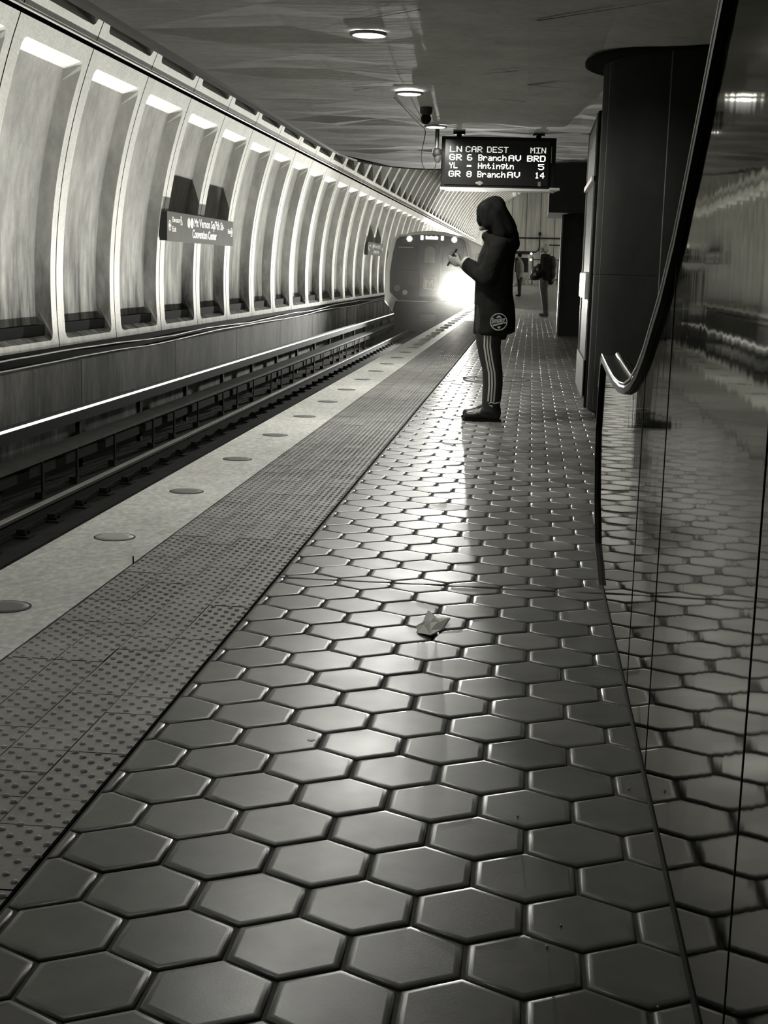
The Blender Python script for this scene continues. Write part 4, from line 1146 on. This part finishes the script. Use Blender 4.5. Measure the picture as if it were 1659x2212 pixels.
c = MB(); c.loft([(-0.56, Y3, 0.84, 0.17, 0.22), (-0.56, Y3, 1.1, 0.17, 0.24), (-0.56, Y3, 1.35, 0.165, 0.26), (-0.57, Y3, 1.5, 0.13, 0.2), (-0.58, Y3, 1.6, 0.08, 0.09)], 18)
for sy in (-1, 1):
    cap(c, (-0.56, Y3+sy*0.2, 1.44), 0.085, (-0.50, Y3+sy*0.26, 1.12), 0.072); cap(c, (-0.50, Y3+sy*0.26, 1.12), 0.07, (-0.57, Y3+sy*0.25, 0.90), 0.055)
remeshed(c, 'jacket', 'lightcoat', p3, 0.02, 3)
for sy in (-1, 1):
    c = MB(); c.loft([(-0.54, Y3+sy*0.10, 0.07, 0.07, 0.07), (-0.55, Y3+sy*0.10, 0.5, 0.085, 0.08), (-0.56, Y3+sy*0.09, 0.93, 0.13, 0.12)], 14); c.build('trouser_leg', 'pants', p3)
    c = MB(); cap(c, (-0.52, Y3+sy*0.105, 0.05), 0.05, (-0.67, Y3+sy*0.11, 0.045), 0.042); remeshed(c, 'shoe', 'shoe', p3, 0.016, 2)

# ================================================================ FAR END OF THE PLATFORM
o = thing('pipework', (0.5, 129.8, 3.0), 'dark pipes crossing the streaked end wall', 'pipes')
c = MB(); c.tube([(-1.6, 129.8, 4.08), (3.0, 129.8, 4.12)], 0.07, 8); c.build('upper_pipe', 'column', o)
c = MB(); c.tube([(0.7, 129.8, 3.52), (3.0, 129.8, 3.52)], 0.05, 8); c.build('lower_pipe', 'column', o)
c = MB(); c.tube([(0.50, 129.75, 4.5), (0.50, 129.75, 3.3), (0.42, 129.75, 3.0), (0.18, 129.75, 2.85), (-1.6, 129.75, 2.80)], 0.06, 8); c.lathe((0.5, 129.7, 4.35), [(0.12, 0), (0.14, 0.15), (0.10, 0.3)], 10); c.build('bent_pipe', 'column', o)
o = thing('end_gate', (1.1, 126, 0), 'low barrier with dark rails across the far end of the platform', 'barrier')
c = MB(); c.tube([(0.0, 126, 2.15), (3.0, 126, 2.15)], 0.05, 6); c.tube([(-0.8, 126, 0.42), (3.0, 126, 0.42)], 0.06, 6); c.build('rail', 'bronze', o)
for xx in (0.0, 2.2):
    c = MB(); c.tube([(xx, 126, 0), (xx, 126, 2.15)], 0.05, 6); c.build('post', 'bronze', o)
o = thing('kiosk', (-0.8, 118, 0), 'small cluttered kiosk with bright spots at the far end of the platform', 'kiosk')
c = MB(); c.bbox(-1.9, -0.3, 118, 119.2, 0.0, 2.55, 0.05); c.build('cabinet', 'recess', o)
c = MB(); c.bbox(-2.0, 0.0, 117.8, 119.4, 2.5, 2.75, 0.05); c.build('canopy', 'column', o)
c = MB(); c.box(-1.5, -0.4, 117.97, 118, 1.0, 2.2); c.build('window', 'carglass', o)
for px_, pz_ in ((-0.18, 2.55), (-0.2, 2.05)):
    c = MB(); c.ell((px_, 117.7, pz_), (0.09, 0.05, 0.09)); c.build('lamp_globe', 'destlit', o)
o2 = MB(); o2.tube([(-0.05, 117.9, 0), (-0.05, 117.9, 2.3)], 0.05, 6); o2.build('post', 'bronze', o)

# ================================================================ SMALL THINGS ON THE PLATFORM
pm = MB(); nn = 8; vs = []
pts = [(-0.305, 4.17), (-0.262, 4.12), (-0.232, 4.22), (-0.215, 4.33), (-0.26, 4.36), (-0.292, 4.42), (-0.30, 4.30), (-0.315, 4.23)]
cx_ = sum(p[0] for p in pts)/8; cy_ = sum(p[1] for p in pts)/8
hh = [0.003, 0.012, 0.006, 0.016, 0.005, 0.014, 0.004, 0.010]
inner = [(cx_+(p[0]-cx_)*0.5, cy_+(p[1]-cy_)*0.5) for p in pts]; hi_ = [0.016, 0.006, 0.018, 0.008, 0.017, 0.006, 0.015, 0.007]
vs = [(p[0], p[1], h) for p, h in zip(pts, hh)]+[(p[0], p[1], h) for p, h in zip(inner, hi_)]+[(cx_, cy_, 0.012)]
fs = []
for k in range(8): fs += [(k, (k+1) % 8, 8+k), ((k+1) % 8, 8+(k+1) % 8, 8+k), (8+k, 8+(k+1) % 8, 16)]
pm.add(vs, fs, 0)
vs2 = [(v[0]+0.004, v[1]+0.006, v[2]-0.0025) for v in vs]; pm.add(vs2, [f[::-1] for f in fs], 0)
tag(pm.build('paper_scrap', 'paper', loc=(cx_, cy_, 0)), 'crumpled white paper scrap lying on the hexagonal tiles', 'litter')
c = MB(); c.lathe((-0.477, 3.142, 0), [(0.0095, 0), (0.0090, 0.0012), (0.003, 0.0016)], 12, smooth=False); tag(c.build('gum_spot', 'white'), 'small white round spot on a tile in the foreground', 'litter')
rl = random.Random(5)
crumb_lab = ['tiny pale crumb in the tile joint near the escalator skirt', 'tiny pale crumb on a tile toward the lower right of the platform', 'tiny pale crumb in a joint toward the bottom of the picture', 'tiny pale crumb beside the foot of the escalator side', 'tiny pale crumb on the tiles left of the escalator foot', 'tiny pale crumb low at the lower right edge of the tiles']
for (x, yv), lb in zip([(0.262, 2.95), (0.10, 2.27), (0.075, 2.19), (0.275, 3.55), (0.02, 2.75), (0.245, 2.02)], crumb_lab):
    c = MB(); c.ell((x, yv, 0.002), (0.0028, 0.0028, 0.002), seg=6, rings=4); tag(c.build('crumb', 'white'), lb, 'litter', 'crumbs on the tiles')
c = MB(); c.lathe((-0.33, 14.55, 0.0), [(0.335, 0.001), (0.335, 0.004), (0.350, 0.004), (0.350, 0.001)], 40); c.f = c.f[:-2]; c.m = c.m[:-2]; c.sm = c.sm[:-2]
tag(c.build('floor_ring', 'seam'), 'thin dark ring of an access cover in the tiles behind the woman', 'access cover')
c = MB(); c.tube([(-1.437, 4.95, 0), (-1.437, 4.95, 0.03)], 0.003, 6); tag(c.build('joint_stub', 'seam'), 'tiny dark stub standing at the granite joint', 'stub')


# ================================================================ HAZE volume added to make the glow around the headlight
hm = bpy.data.materials.new('headlight_glow'); hm.use_nodes = True; nt = hm.node_tree
nt.nodes.remove(nt.nodes['Principled BSDF'])
sc_ = nt.nodes.new('ShaderNodeVolumeScatter'); sc_.inputs['Density'].default_value = HAZE; sc_.inputs['Anisotropy'].default_value = 0.975
sc_.inputs['Color'].default_value = (1, 0.99, 0.93, 1)
nt.links.new(sc_.outputs[0], nt.nodes['Material Output'].inputs['Volume'])
c = MB(); c.prism([(-4.7, -1.0), (-1.95, -1.0), (-1.95, 0.02), (-0.5, 0.02), (-0.5, 2.3), (-4.7, 2.3)][::-1], 'y', 27, 46.5)
tag(c.build('glow_haze', hm, loc=(-2.6, 37, 0.02)), 'added volume that makes the glow around the dazzling headlight in front of the train', 'glow_haze', None, 'stuff')
